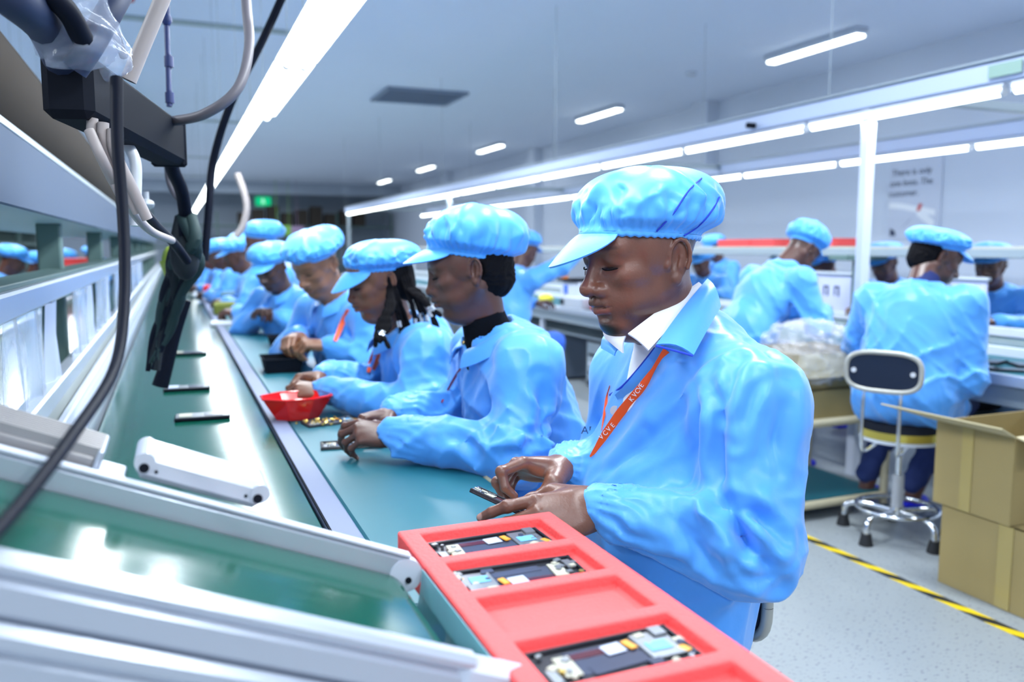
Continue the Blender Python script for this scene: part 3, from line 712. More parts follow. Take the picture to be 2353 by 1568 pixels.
# hazard tape
def tape_mat():
    m = mat('hazard_tape', (.8, .6, .02), rough=.4); nt = m.node_tree; N = nt.nodes; L = nt.links; tc = N.new('ShaderNodeTexCoord'); s = N.new('ShaderNodeSeparateXYZ'); L.new(tc.outputs['Object'], s.inputs[0])
    a = N.new('ShaderNodeMath'); a.operation = 'MULTIPLY_ADD'; a.inputs[1].default_value = 2.4; L.new(s.outputs[0], a.inputs[0]); L.new(s.outputs[1], a.inputs[2])
    b = N.new('ShaderNodeMath'); b.operation = 'MULTIPLY'; b.inputs[1].default_value = 1/.20; L.new(a.outputs[0], b.inputs[0]); c = N.new('ShaderNodeMath'); c.operation = 'FRACT'; L.new(b.outputs[0], c.inputs[0])
    d = N.new('ShaderNodeMath'); d.operation = 'GREATER_THAN'; d.inputs[1].default_value = .5; L.new(c.outputs[0], d.inputs[0]); mx = N.new('ShaderNodeMix'); mx.data_type = 'RGBA'
    mx.inputs[6].default_value = (.012, .014, .018, 1); mx.inputs[7].default_value = (.78, .56, .01, 1); L.new(d.outputs[0], mx.inputs[0]); L.new(mx.outputs[2], N['Principled BSDF'].inputs['Base Color']); return m
MB().box((2.49, 5.0, .0009), (.045, 13, .0012), bev=0).build('floor_tape', tape_mat(), label='yellow and black striped hazard tape stuck along the floor', cat='tape', smooth=False)
# ------------------------------------------------------------------ main line
def belt_mat(name, col, rough, yv=.10):
    m = mat(name, col, rough=rough, bump=.035, bscale=14, var=.05, vscale=2, stretch=(1, 6, 1), spec=.4); return m
BELT = belt_mat('green_belt', (.004, .075, .052), .14)
ESDM = mat('teal_mat', (.012, .125, .165), rough=.42, var=.06, vscale=3, bump=.04, bscale=20)
CREAM = mat('cream_tube', (.55, .50, .34), rough=.5)
ln = thing('assembly_conveyor', 'long assembly line with glossy green belt and teal work surface, left of the seated workers', 'conveyor', (0, .55, 0))
Y0, Y1 = .56, 20.5; YC = (Y0+Y1)/2; YL = Y1-Y0
MB().box((.01, YC, .752), (.43, YL, .012), bev=.002).build('belt', BELT, ln)
MB().box((.01, YC, .715), (.42, YL, .06), bev=.004).build('belt_bed', GREYM, ln)
MB().box((.255, YC, .745), (.05, YL, .036), bev=.003).build('metal_strip', mat('strip_metal', (.19, .22, .33), rough=.6, spec=.3), ln)
MB().box((.232, YC, .7635), (.004, YL, .003), bev=0).build('strip_edge', BLACKP, ln)
MB().box((.441, (Y1+1.06)/2, .742), (.318, Y1-1.06, .036), bev=.005).build('work_surface', ESDM, ln)
MB().box((.605, (Y1+1.06)/2, .74), (.010, Y1-1.06, .042), bev=.004).build('edge_strip', CREAM, ln)
MB().box((-.235, YC, .77), (.04, YL, .075), bev=.005).build('side_rail', ALU, ln)
MB().box((-.262, YC, .815), (.02, YL, .05), bev=.004).build('rail_lip', WMET, ln)
for y in np.arange(1.0, 20, 2.4):
    for x in (-.2, .6):
        MB().box((x, y, .36), (.045, .045, .72), bev=.004).build('leg', ALU, ln)
    MB().box((.2, y, .25), (.8, .04, .04), bev=.004).build('cross_bar', ALU, ln)
# centre divider rack between the two halves of the line
rk = thing('divider_rack', 'aluminium divider rack with plastic film panels and white shelf left of the green belt', 'rack', (-.35, 1.3, 0))
RY0, RY1 = 1.3, 20.; RC = (RY0+RY1)/2; RL = RY1-RY0
MB().box((-.30, RC, .885), (.045, RL, .05), bev=.006).build('lower_rail', ALU, rk)
MB().box((-.30, RC, .82), (.012, RL, .085), bev=.002).build('kick_panel', mat('pale_grey_panel', (.45, .5, .5), rough=.5), rk)
MB().box((-.31, RC, 1.135), (.04, RL, .055), bev=.006).build('middle_rail', ALU, rk)
MB().box((-.36, RC, 1.168), (.10, RL, .012), bev=.002).build('rail_cap', GREENM, rk)
MB().box((-.302, RC, 1.41), (.012, RL, .155), bev=.003).build('fascia', mat('pale_blue_enamel', (.10, .135, .20), rough=.7, spec=.1), rk)
MB().box((-.55, RC, 1.342), (.5, RL, .02), bev=.003).build('shelf_board', WMET, rk)
MB().box((-.55, RC, 1.50), (.5, RL, .02), bev=.003).build('upper_shelf', GREYM, rk)
for y in (1.5, 3.35, 5.2, 7.05, 8.9, 10.75, 12.6, 14.45, 16.3, 18.2): MB().box((-.40, y, .98), (.075, .075, .71), bev=.006).build('post', GREENM, rk)
FILM = mat('clear_film', (.72, .82, 1.0), rough=.12, alpha=.42, spec=.8, bump=.5, bscale=9)
FILM2 = mat('milky_film', (.66, .74, .95), rough=.3, alpha=.72, bump=.4, bscale=14)
y = 1.45; k = 0
while y < 9:
    w = (.18, .55, .25, .5)[k % 4]; G = []
    for yy in np.linspace(y, y+w, 14):
        G.append([(-.297+.008*math.sin(yy*23+z*9)+.004*math.sin(yy*51), yy, z) for z in np.linspace(.91, 1.11, 8)])
    MB().grid(np.array(G), .0012).build('film_panel', (FILM2, FILM)[k % 2], rk); y += w+(.12, .02, .3, .04)[k % 4]; k += 1
MB().box((-.62, RC, .76), (.55, RL, .02), bev=.002).build('far_belt', BELT, rk)
MB().box((-1.05, RC, .765), (.30, RL, .03), bev=.004).build('far_work_surface', ESDM, rk)
MB().box((-.89, RC, .77), (.04, RL, .04), bev=.004).build('far_strip', ALU, rk)
for y in (1.5, 5.2, 8.9, 12.6, 16.3):
    for x in (-.36, -1.15): MB().box((x, y, .37), (.045, .045, .74), bev=.004).build('leg', ALU, rk)
nb = thing('neighbour_shelf', 'dark green grey shelf unit of the next line, beyond the film panels', 'shelf', (-2.3, 8, 0))
for z in (.75, 1.30, 1.55): MB().box((-2.4, 11, z), (.5, 18, .04), bev=.004).build('shelf_board', GREENM, nb)
MB().box((-2.64, 11, 1.15), (.02, 18, .85), bev=0).build('back_panel', GREENM, nb)
for y in np.arange(2.2, 20, 2.5): MB().box((-2.18, y, .8), (.06, .06, 1.6), bev=.004).build('post', GREENM, nb)
# roll lying on the shelf
ROLLM = mat('beige_foam', (.055, .044, .035), rough=.85, spec=.1, var=.06, vscale=5)
rl = thing('foam_roll', 'thick brown grey foam roll lying on the shelf at upper left', 'roll', (-.43, 4.0, 1.51))
mb = MB(); mb.tube([(-.43, y, 1.64) for y in (1.5, 1.52, 2, 3, 4.2, 6.47, 6.49)], [.12, .13, .13, .13, .13, .13, .12], 40); mb.build('roll_body', ROLLM, rl)
for y in (1.497, 6.493): MB().tube([(-.43, y-.002, 1.64), (-.43, y+.002, 1.64)], [.045, .045], 24).build('core_tube', BRC, rl)

# overhead tube lamps
def tube_lamp(x, y, z, w, L, lab, grp, name='tube_lamp', hang=None, tube_r=None, hz=.05):
    t = thing(name, lab, 'lamp', (x, y, z), grp)
    hw = w/2; P = [(x-hw, y-L/2, z), (x-hw*.45, y-L/2, z+hz), (x+hw*.45, y-L/2, z+hz), (x+hw, y-L/2, z)]
    MB().prism(P, (0, L, 0)).build('reflector', WMET, t, smooth=False)
    r = tube_r or .014
    for dx in ((-.03, .03) if w > .12 else (0,)):
        MB().cyl((x+dx, y-L/2+.015, z-r*.9), (x+dx, y+L/2-.015, z-r*.9), r, n=12).build('tube', GLOW, t)
        for s in (-1, 1): MB().cyl((x+dx, y+s*(L/2-.014), z-r*.9), (x+dx, y+s*(L/2), z-r*.9), r*1.1, n=12).build('end_cap', WHITEP, t)
    MB().box((x, y, z-.0012), (w*.97, L*.985, .002), bev=0).build('glowing_panel', GLOW, t)
    if hang:
        for s in (-1, 1): MB().cyl((x, y+s*L*.35, z+hz), (x, y+s*L*.35, hang), .0018, n=6).build('hanger', GREYM, t)
    return t
for i, y in enumerate((1.15, 2.45, 3.75)):
    tube_lamp(.435, y, 1.905, .145, 1.28, ('wide twin tube lamp over the green belt, cut by the top edge of the photo', 'wide twin tube lamp over the green belt, next one from the top edge', 'wide twin tube lamp over the green belt, farther of the wide ones')[i], 'tube lamps over the main line', hang=3.5)
for i in range(12):
    tube_lamp(.41, 5.05+i*1.3, 1.905, .095, 1.285, ORD[i]+' single tube lamp from the near end in the row over the green belt', 'tube lamps over the main line', hang=3.5 if i % 2 == 0 else None)
for i in range(8): tube_lamp(-1.15, 1.5+i*1.5, 1.96, .09, 1.4, ORD[i]+' added unseen tube lamp from the near end over the far half, behind the foam roll', 'added tube lamps over the far half', hang=3.5)  # unseen lamps, added as a source for the far half's light
# ------------------------------------------------------------------ second line on the right
def rail_frame(x, lab, name='lamp_rail'):
    t = thing(name, lab, 'rail', (x, 1.5, 1.97)); ya, yb = 1.6, 17.6
    MB().box((x, (ya+yb)/2, 2.02), (.05, yb-ya, .095), bev=.006).build('rail_body', mat('pale_rail', (.42, .50, .68), rough=.4), t)
    MB().box((x, (ya+yb)/2, 2.073), (.075, yb-ya, .012), bev=.002).build('rail_top', GREYM, t)
    return t
ra = rail_frame(3.42, 'long pale aluminium rail above the near row of tubes at right')
rb = rail_frame(5.12, 'long pale aluminium rail above the far row of tubes at right')
MB().box((3.385, 2.62, 2.02), (.004, .16, .055), bev=0).build('green_tag', mat('green_tag', (.25, .38, .33), rough=.6), ra)
MB().cyl((3.385, 4.3, 2.0), (3.33, 4.3, 2.0), .018, n=10).build('clamp', BLACKP, ra)
for i in range(13):
    y = 2.0+i*1.24
    tube_lamp(3.42, y, 1.945, .05, 1.2, ORD[i]+' slim tube lamp from the right edge in the near row at right', 'tube lamps in the near row at right', tube_r=.018, hz=.02)
    tube_lamp(5.12, y+.3, 1.945, .05, 1.2, ORD[i]+' slim tube lamp from the right edge in the far row at right', 'tube lamps in the far row at right', tube_r=.018, hz=.02)
for y in (13.5+4.2, ): pass
p = thing('station_frame', 'white metal frame of posts and cross beams over the second line', 'frame', (4.3, 3.4, 0))
for y in (3.42, 7.0, 10.6, 14.2, 17.4):
    if y in (3.42, 10.6, 17.4): MB().box((3.43, y, .985), (.055, .055, 1.97), bev=.004).build('post', WMET if y < 4 else GREYM, p)
    for x in (3.43, 5.1): MB().cyl((x, y+.3, 2.09), (x, y+.3, 3.5), .0025, n=6).build('hanger_rod', GREYM, p)
    MB().box((4.27, y, 2.045), (1.68, .05, .05), bev=.004).build('cross_beam', GREYM, p)
b2 = thing('second_workbench', 'second line of pale framed benches with green mats on the right', 'workbench', (3.6, 2, 0))
BY0, BY1 = 1.5, 17.; BC = (BY0+BY1)/2; BL = BY1-BY0
MB().box((3.5, BC, .70), (.56, BL, .03), bev=.004).build('bench_top', ESDM, b2)
MB().box((3.212, BC, .695), (.025, BL, .05), bev=.004).build('edge_rail', ALU, b2)
MB().box((3.24, BC, .625), (.02, BL, .09), bev=.003).build('apron', GREYM, b2)
MB().box((3.55, BC, .47), (.5, BL, .02), bev=.003).build('under_shelf', GREYM, b2)
MB().box((3.8, BC, .735), (.035, BL, .05), bev=.004).build('inner_rail', WMET, b2)
MB().box((3.99, BC, .755), (.34, BL, .015), bev=.003).build('belt', BELT, b2)
MB().box((4.18, BC, .79), (.035, BL, .05), bev=.004).build('outer_rail', WMET, b2)
MB().box((4.44, BC, .78), (.24, BL, .03), bev=.004).build('far_bench_top', ESDM, b2)
for y in np.arange(1.8, 17, 1.8):
    for x in (3.26, 4.18, 4.53): MB().box((x, y, .36), (.04, .04, .70), bev=.004).build('leg', WMET, b2)
sh = thing('head_height_shelf', 'long pale shelf at head height along the middle of the second line', 'shelf', (4.35, 2, 0))
MB().box((4.3, BC+.6, 1.245), (.42, BL-1, .018), bev=.003).build('shelf_board', mat('cream_board', (.55, .55, .48), rough=.5), sh)
MB().box((4.09, BC+.6, 1.215), (.03, BL-1, .05), bev=.004).build('edge_rail', GREYM, sh)
for y in np.arange(2.6, 17, 2.6): MB().box((4.32, y, 1.0), (.045, .045, .48), bev=.004).build('upright', WMET, sh)
for i, (ya, yb, lab) in enumerate(((4.27, 4.62, 'white upright partition board between the two men, with dark marks'), (3.27, 3.5, 'white upright partition board right of the seated man'), (2.5, 2.9, 'white upright partition board at the right edge of the photo'))):
    t = thing('partition_board', lab, 'board', (4.2, (ya+yb)/2, .81), 'partition boards on the second line')
    MB().box((4.2, (ya+yb)/2, .94), (.012, yb-ya, .25), bev=.002).build('board', mat('lilac_board', (.55, .58, .82), rough=.45), t)
    MB().box((4.19, (ya+yb)/2, 1.073), (.03, yb-ya+.04, .02), bev=.003).build('top_edge', WMET, t)
    if i == 0:
        for dy in (.02, .12):
            mk = MB(); y = 4.36+dy; mk.box((4.192, y, .95), (.002, .014, .07), bev=0).box((4.192, y+.035, .95), (.002, .012, .06), bev=0).box((4.192, y+.018, .98), (.002, .04, .012), bev=0); mk.build('dark_mark', INK, t)
t = thing('green_bracket', 'green grey T shaped bracket under the head height shelf', 'bracket', (4.05, 4.1, .8))
q = onx(1972, 592, 4.05); MB().box((4.05, q[1], q[2]), (.34, .16, .035), bev=.004).build('arm', GREENM, t); MB().box((4.05, q[1], q[2]-.18), (.04, .06, .36), bev=.004).build('stem', GREENM, t)
t.location = (4.05, q[1], .8); [setattr(c, 'location', (0, 4.1-q[1], 0)) for c in t.children]; ORG[t.name] = np.array(t.location)
# red foam trays on the shelf
REDF = mat('red_foam', (.97, .10, .10), rough=.75, bump=.35, bscale=220, var=.05, vscale=20)
for i, (pa, pb, ya) in enumerate(((1668, 1745, 1.285), (1745, 1800, 1.285), (1872, 1937, 1.28))):
    a = onx(pa, 560, 4.2); b = onx(pb, 560, 4.2); yc = (a[1]+b[1])/2; L = abs(a[1]-b[1])
    t = thing('red_tray', ('flat red foam tray on the head height shelf, left of the bending man', 'flat red foam tray tucked behind the bending man\'s cap', 'flat red foam tray on the head height shelf, right of the bending man\'s cap')[i], 'tray', (4.22, yc, 1.254), 'red trays on the head height shelf')
    MB().box((4.22, yc, 1.279), (.22, L*.98, .05), bev=.006).build('tray_body', REDF, t); m2 = MB()
    for k in (-.5, .5): m2.box((4.22+k*.2, yc, 1.306), (.02, L*.97, .008), bev=.002)
    for k in (-.5, 0, .5): m2.box((4.22, yc+k*(L*.95), 1.306), (.2, .02, .008), bev=.002)
    m2.build('rim', REDF, t)
# dark phone shells on the second bench
for i, (px, py) in enumerate(((2285, 832), (2345, 838), (2270, 845), (2320, 850))):
    q = onz(px, py, .722); t = thing('phone_shell', ('leftmost upper', 'rightmost upper', 'leftmost lower', 'middle lower')[i]+' black phone shell on the green mat right of the bearded man', 'phone part', (q[0], q[1], .716), 'black phone shells on the second bench')
    R = rotm('Z', 20+37*i); MB().box((q[0], q[1], .7205), (.15, .075, .009), R=R, bev=.003).build('shell', BLACKP, t); MB().box((q[0], q[1], .726), (.12, .055, .002), R=R, bev=0).build('inner_plate', mat('grey_plate', (.25, .28, .3), rough=.3, metal=.6), t)
for i, (px, py) in enumerate(((2320, 880), (2345, 905))):
    q = onz(px, py, .50); MB().box((3.48, q[1]*.98, .53), (.26, .3, .09), bev=.01).build('black_crate', BLACKP, label='black crate on the shelf under the second bench, %s' % ('farther one' if i == 0 else 'nearer one'), cat='crate')
# equipment seen between the woman in the turtleneck and the man in front
BG = [(3.45, 6.9), (3.5, 8.0)]
t = thing('test_machine', 'white bench top test machine with a blue label, behind the man\'s nose', 'machine', (3.4, 6.75, .715))
c = onx(1320, 690, 3.35); cy_ = c[1]
MB().box((3.42, cy_, .83), (.26, .34, .22), bev=.015).build('housing', WMET, t); MB().box((3.285, cy_+.05, .87), (.01, .06, .08), bev=.002).build('blue_label', mat('blue_label', (.03, .15, .7), rough=.4), t)
MB().box((3.42, cy_+.02, .955), (.30, .38, .025), bev=.004).build('lid', BLACKP, t); MB().cyl((3.30, cy_+.10, .965), (3.30, cy_+.10, 1.22), .03, n=12).build('orange_column', mat('orange_paint', (.75, .22, .01), rough=.5), t)
t.location = (3.42, cy_, .715); [setattr(k, 'location', (3.4-3.42, 6.75-cy_, 0)) for k in t.children]
c2 = onx(1330, 742, 3.3)[1]
t = thing('grey_controller', 'pale grey controller box with a dark socket below the test machine', 'box', (3.30, c2, .715)); MB().box((3.30, c2, .765), (.18, .42, .10), bev=.01).build('case', mat('pale_grey', (.42, .46, .52), rough=.5), t); MB().box((3.205, c2+.15, .765), (.008, .06, .05), bev=.002).build('socket', BLACKP, t)
c3 = onx(1255, 716, 3.3)[1]; MB().ell((3.3, c3, .76), (.07, .1, .045), 14).build('yellow_sponge', mat('yellow', (.7, .62, .05), rough=.8), label='yellow sponge on the second bench behind the woman in the turtleneck', cat='sponge')
c4 = onx(1372, 705, 3.3)[1]; MB().box((3.32, c4, .77), (.1, .14, .11), bev=.01).box((3.32, c4, .83), (.05, .06, .02), bev=.004).build('red_bottle_box', mat('red_box', (.8, .05, .06), rough=.4), label='small red box on the second bench beside the test machine', cat='box')
for i, px in enumerate(()):
    q = onx(px, 840, 3.5); t = thing('under_bench_bin', 'dark storage bin on the floor under the second bench, %s' % ('left one behind the turtleneck sleeve', 'middle one', 'right one behind the man\'s collar')[i], 'bin', (3.6, q[1], 0))
    MB().box((3.6, q[1], .17), (.36, .34, .32), bev=.02).build('bin_body', (BLACKP, mat('navy_bin', (.01, .05, .2), rough=.5), GREYM)[i], t); MB().box((3.6, q[1], .335), (.38, .36, .02), bev=.004).build('bin_rim', GREYM, t)

for i, y in enumerate((5.6, 6.35, 7.1, 7.85, 8.6)):
    t = thing('equipment_cabinet', ORD[i]+' dark equipment cabinet from the near end under the second bench', 'cabinet', (3.55, y, 0), 'equipment cabinets under the second bench')
    MB().box((3.55, y, .23), (.36, .30, .42), bev=.008).build('cabinet_body', (GREYM, mat('dark_cabinet', (.03, .04, .055), rough=.5), mat('slate_cabinet', (.10, .13, .17), rough=.5))[i % 3], t)
    MB().box((3.366, y, .25), (.008, .25, .34), bev=.002).build('front_panel', (MATS['dark_cabinet'], GREYM, BLACKP)[i % 3] if 'dark_cabinet' in MATS else BLACKP, t)
    for k in range(3): MB().box((3.358, y, .15+k*.08), (.006, .18, .02), bev=.001).build('vent_slot', WMET if k == 1 else BLACKP, t)
    for s in (-.12, .12): MB().box((3.55, y+s, .01), (.3, .04, .02), bev=.002).build('foot', BLACKR, t)
# ------------------------------------------------------------------ the seated workers
def L2(base, hd, **k): return {n: to_local(v, base, hd) for n, v in k.items()}
CP1 = dict(seed=5)
# -- P1, the man in front
b1 = (.80, 1.19, 0.); J = seated()
J.update(L2(b1, 180, hip=(.755, 1.19, .60), chest=(.80, 1.19, .87), neck=(.785, 1.185, 1.065), head=(.718, 1.187, 1.226),
            shL=(.80, 1.0, 1.01), elL=(.752, .95, .815), wrL=(.578, 1.075, .862), shR=(.82, 1.38, 1.0), elR=(.80, 1.45, .80), wrR=(.625, 1.285, .865),
            hpL=(.74, 1.10, .56), hpR=(.74, 1.28, .56), knL=(.52, 1.05, .555), knR=(.52, 1.32, .555), anL=(.55, 1.05, .09), anR=(.55, 1.3, .09)))
hx = lambda v: np.array(v)@rotm('Z', 180)
handL = dict(x=hx((-.97, .10, -.10)), z=hx((-.1, -.72, .66)), pose=dict(i=(4, 12, 22, 10), m=(0, 22, 28, 12), r=(-3, 38, 40, 20), p=(-8, 48, 45, 25)), thumb=((.75, .55, -.5), (.9, .1, -.45), (.95, -.05, -.3)), sc=1.02)
handR = dict(x=hx((-.97, .03, .10)), z=hx((.08, .42, .85)), pose=dict(i=(2, 22, 78, 38), m=(0, 42, 72, 30), r=(-3, 56, 62, 28), p=(-7, 64, 52, 25)), thumb=((.55, .55, -.75), (.85, .05, -.75), (.85, -.1, -.55)), sc=1.02)
def p1_extra(S):
    nk = J['neck']; S.cone(J['shL']+[.0, .0, .0], nk+[-.035, .03, .005], .066, .072, .06); S.cone(J['shR'], nk+[-.035, -.03, .005], .066, .072, .06)
    S.cone(J['elL']+[-.02, .0, .0], J['shL']+[-.01, 0, -.1], .062, .064, .05)
    S.ell((.02, .0, .80), (.145, .185, .13), .06)
def p1_cut(S):     # open front showing the white shirt
    a_, b_ = to_local(onx(1434, 790, .69), b1, 180), to_local(onx(1410, 880, .655), b1, 180)
    for u in np.linspace(0, 1, 9):
        p = a_*(1-u)+b_*u; S.cone(p-[.035, 0, 0], p+[.12, 0, 0], .024*(1-u)**.8+.002, .025*(1-u)**.8+.003, .004, op='-')
def hit(bvh, px, py, off=.003):
    r = Vector(ray(px, py)).normalized(); h = bvh.ray_cast(Vector(CAM), r)
    return None if h[0] is None else np.array(h[0])-np.array(r)*off
P1, bvh1, T1, Rh1 = build_person('bearded man in blue coat, visor cap and white shirt, nearest of the seated workers', b1, 180, J, 1, res=1., headyaw=7, headpitch=11, hs=.98, beard=True,
    hands=dict(L=handL, R=handR), cap=dict(seed=5, H=.112, a=.108, b=.087, Rf=.113, Rb=.146, Rs=.112, gath=46, tilt=13, off=(-.003, 0, .047)), coat_extra=p1_extra, coatcut=p1_cut, fa=.45, hipr=(.125, .19, .13), ncut=(.04, .052, .07), collar=False, visor=dict(a=.108, b=.087, L=.056, droop=.95, half=48, turn=-16))
fold_lines(part(P1, 'coat'), T1, bvh1, [
    ([(1640, 860), (1652, 960), (1648, 1060), (1650, 1150)], .012, -.011), ([(1650, 1155), (1700, 1165), (1750, 1195), (1790, 1240)], .011, -.011), ([(1665, 1180), (1710, 1230), (1760, 1290), (1790, 1345)], .012, -.013),
    ([(1655, 1165), (1690, 1200), (1715, 1250), (1700, 1285)], .009, -.008), ([(1692, 830), (1676, 900), (1666, 960)], .010, -.008), ([(1738, 870), (1716, 940), (1692, 1010)], .010, -.007),
     ([(1390, 1180), (1440, 1225), (1520, 1260)], .010, -.004), ([(1600, 1160), (1640, 1195), (1668, 1240), (1650, 1290)], .014, .010), ([(1690, 1180), (1740, 1240), (1772, 1295)], .012, .009),
    ([(1800, 880), (1796, 980), (1772, 1080)], .013, -.007), ([(1757, 900), (1746, 1000), (1726, 1110)], .012, -.006), ([(1420, 1085), (1500, 1010), (1560, 930)], .016, -.006), ([(1365, 1100), (1420, 1060), (1480, 1000)], .012, -.005),
    ([(1560, 1090), (1600, 1000), (1612, 900)], .014, -.006), ([(1430, 1250), (1500, 1285), (1600, 1312)], .012, -.006), ([(1560, 1180), (1600, 1260), (1690, 1330)], .012, -.007), ([(1700, 760), (1760, 800), (1805, 855)], .014, -.005), ([(1700, 1300), (1745, 1335), (1790, 1350)], .010, -.007),
    ([(1560, 825), (1500, 950), (1450, 1050)], .03, .007), ([(1800, 900), (1790, 1000), (1800, 1120)], .02, -.006), ([(1480, 1120), (1560, 1150), (1620, 1230)], .018, .006)])
_c = part(P1, 'coat'); bvh1 = BVHTree.FromPolygons([v.co+Vector(ORG[_c.name]) for v in _c.data.vertices], [tuple(p.vertices) for p in _c.data.polygons])
bc = P1.children[[c.name.split('.')[0] for c in P1.children].index('cap')]; cbv = BVHTree.FromPolygons([Vector(v.co)+Vector(ORG[bc.name]) for v in bc.data.vertices], [tuple(p.vertices) for p in bc.data.polygons])
for pts in ([(1612, 410), (1592, 428), (1574, 450), (1549, 489), (1528, 512), (1509, 532)], [(1653, 453), (1640, 478), (1620, 505), (1598, 526), (1572, 542)]):
    P = [hit(cbv, x, y, .0014) for x, y in pts]; P = [p for p in P if p is not None]
    if len(P) > 3: MB().tube(bez(P, 24), .0013, n=6).build('cap_seam', SEAMM, bc)
# white shirt: inner torso patch and its collar
S = SDF((-.1, -.2, .7), (.32, .2, 1.2), .005); nk = J['neck']
S.ell(J['chest']+[.0, 0, .02], (.108, .16, .145), .05); S.cone(nk+[-.01, 0, -.06], nk+[.012, 0, .03], .08, .060, .05); S.cone(nk+[.03, -.005, -.03], nk+[.045, -.01, -.10], .04, .035, .04)
V, Q = S.mesh(); mesh_obj('shirt', T1(smooth_mesh(V, Q, 1)), Q, SHIRTM, P1)
_sh = part(P1, 'shirt'); sbv = BVHTree.FromPolygons([v.co+Vector(ORG[_sh.name]) for v in _sh.data.vertices], [tuple(p.vertices) for p in _sh.data.polygons])
# man's shirt collar, coat collar, ribbon, buttons (laid on the cloth)
def drape(bvhs, pts, off=.004):
    out = []
    for x, y in pts:
        best = None
        for b in bvhs:
            h = hit(b, x, y, off)
            if h is not None and (best is None or (h-CAM)@FW < (best-CAM)@FW): best = h
        if best is not None: out.append(best)
    return out
def ribbon(P, w, m, name, par, side, th=.0015, dim=None):
    P = bez(P, 30); G = []
    wd = np.interp(np.linspace(0, 1, 30), np.linspace(0, 1, len(w)), w)
    for i, p in enumerate(P):
        t = nz(P[min(i+1, 29)]-P[max(i-1, 0)]); s = nz(np.cross(t, side)); G.append([p-s*wd[i]/2, p, p+s*wd[i]/2])
    return MB().grid(np.array(G), th).build(name, m, par)
def flap(C, m, name, par, th=.003, n=10, bulge=.008, lift=None):
    """four corners A-B (inner edge), D-C (outer edge)"""
    A, B, Cc, D = [np.array(c, float) for c in C]; nn = nz(np.cross(B-A, D-A)); nn = nn if nn@(CAM-A) > 0 else -nn; G = []
    for u in np.linspace(0, 1, n):
        i = A+(B-A)*u; o = D+(Cc-D)*u; G.append([i+(o-i)*v+nn*(bulge*math.sin(math.pi*v)+bulge*.8*math.sin(math.pi*u)*(1-v*.6)) for v in np.linspace(0, 1, 7)])
    return MB().grid(np.array(G), th).build(name, m, par)
# shirt collar + coat collar of P1
flap([at(1606, 650, 1.37), at(1443, 768, 1.295), at(1490, 806, 1.275), at(1618, 668, 1.355)], SHIRTM, 'shirt_collar', P1, bulge=.003)
flap([at(1387, 752, 1.375), at(1440, 770, 1.33), at(1432, 812, 1.32), at(1393, 778, 1.36)], SHIRTM, 'shirt_collar', P1, bulge=.004)
col1 = flap([at(1626, 642, 1.375), at(1509, 793, 1.262), at(1593, 817, 1.235), at(1655, 705, 1.33)], COATM, 'collar', P1, bulge=.010)
P = [at(1507, 795, 1.256), at(1550, 806, 1.240), at(1592, 818, 1.228)]; MB().tube(P, .0018, n=6).build('collar_piping', SEAMM, P1)
flap([at(1392, 768, 1.385), at(1427, 800, 1.345), at(1412, 818, 1.34), at(1382, 801, 1.37)], COATM, 'collar', P1, bulge=.004)
B1 = [bvh1]
P = drape([bvh1, sbv], [(1505, 800), (1480, 832), (1455, 862), (1428, 890), (1402, 908)], .003)
if len(P) > 2: MB().tube(bez(P, 20), .0022, n=6).build('front_piping', SEAMM, P1)
SIDE = nz(CAM-at(1450, 930, 1.25))
P = drape([bvh1, sbv], [(1524, 798), (1499, 836), (1472, 868), (1446, 896), (1418, 914)], .0035); ribbon(P, [.020, .024, .024, .022, .012], COATM, 'placket', P1, SIDE, th=.003)
P = drape([bvh1, sbv], [(1532, 806), (1502, 848), (1472, 895), (1432, 952), (1395, 1002), (1372, 1030), (1356, 1050)], .0045)
lan = ribbon(P, [.013, .006, .016, .026, .022, .010, .003], ORANGE, 'lanyard', P1, SIDE)
P = drape(B1, [(1401, 886), (1395, 915), (1389, 950), (1382, 990)], .004); 
if len(P) > 2: ribbon(P, [.001, .006, .005, .001], ORANGE, 'lanyard', P1, SIDE)
LETW = mat('white_print', (.9, .85, .85), rough=.5)
lbv = BVHTree.FromPolygons([v.co+Vector(ORG[lan.name]) for v in lan.data.vertices], [tuple(p.vertices) for p in lan.data.polygons])
def letters(word, pts, size, par):
    L = drape([lbv], pts, .0012)
    if len(L) < 2: return
    P = bez(L, len(word))
    for i, ch in enumerate(word):
        t = nz(P[min(i+1, len(word)-1)]-P[max(i-1, 0)]); s = nz(np.cross(SIDE, t)); n_ = nz(np.cross(t, s)); R = np.stack([t, s, n_], 1)
        text(ch, size, P[i], R, LETW, par, 'letter', .0003)
letters('KVCVE', [(1451, 918), (1461, 905), (1468, 895), (1474, 886)], .0115, P1)
letters('VCVE', [(1382, 1005), (1391, 996), (1399, 987), (1408, 978)], .0115, P1)
h = drape(B1, [(1413, 944)], .002)
if h: MB().cyl(h[0]-SIDE*.002, h[0]+SIDE*.002, .0085, n=24).cyl(h[0]+SIDE*.002, h[0]+SIDE*.0028, .0065, n=20).build('coat_button', WHITEP, P1)
h = drape(B1, [(1350, 990)], .007)
if h: text('AF', .022, h[0], np.stack([nz(np.cross([0, 0, 1], SIDE)), [0, 0, 1.], SIDE], 1), INK, P1, 'chest_print')
# phone board in his hands
p0, p1_ = at(1086, 1128, 1.305), at(1232, 1196, 1.288); xd = nz(p1_-p0); nd = nz(np.cross(xd, p0-CAM)); nd = nd if nd[2] > 0 else -nd; nd = nz(nd+SIDE*.12); yd = np.cross(nd, xd)
phone_later = (p0+xd*.075, np.stack([xd, yd, nd], 1))

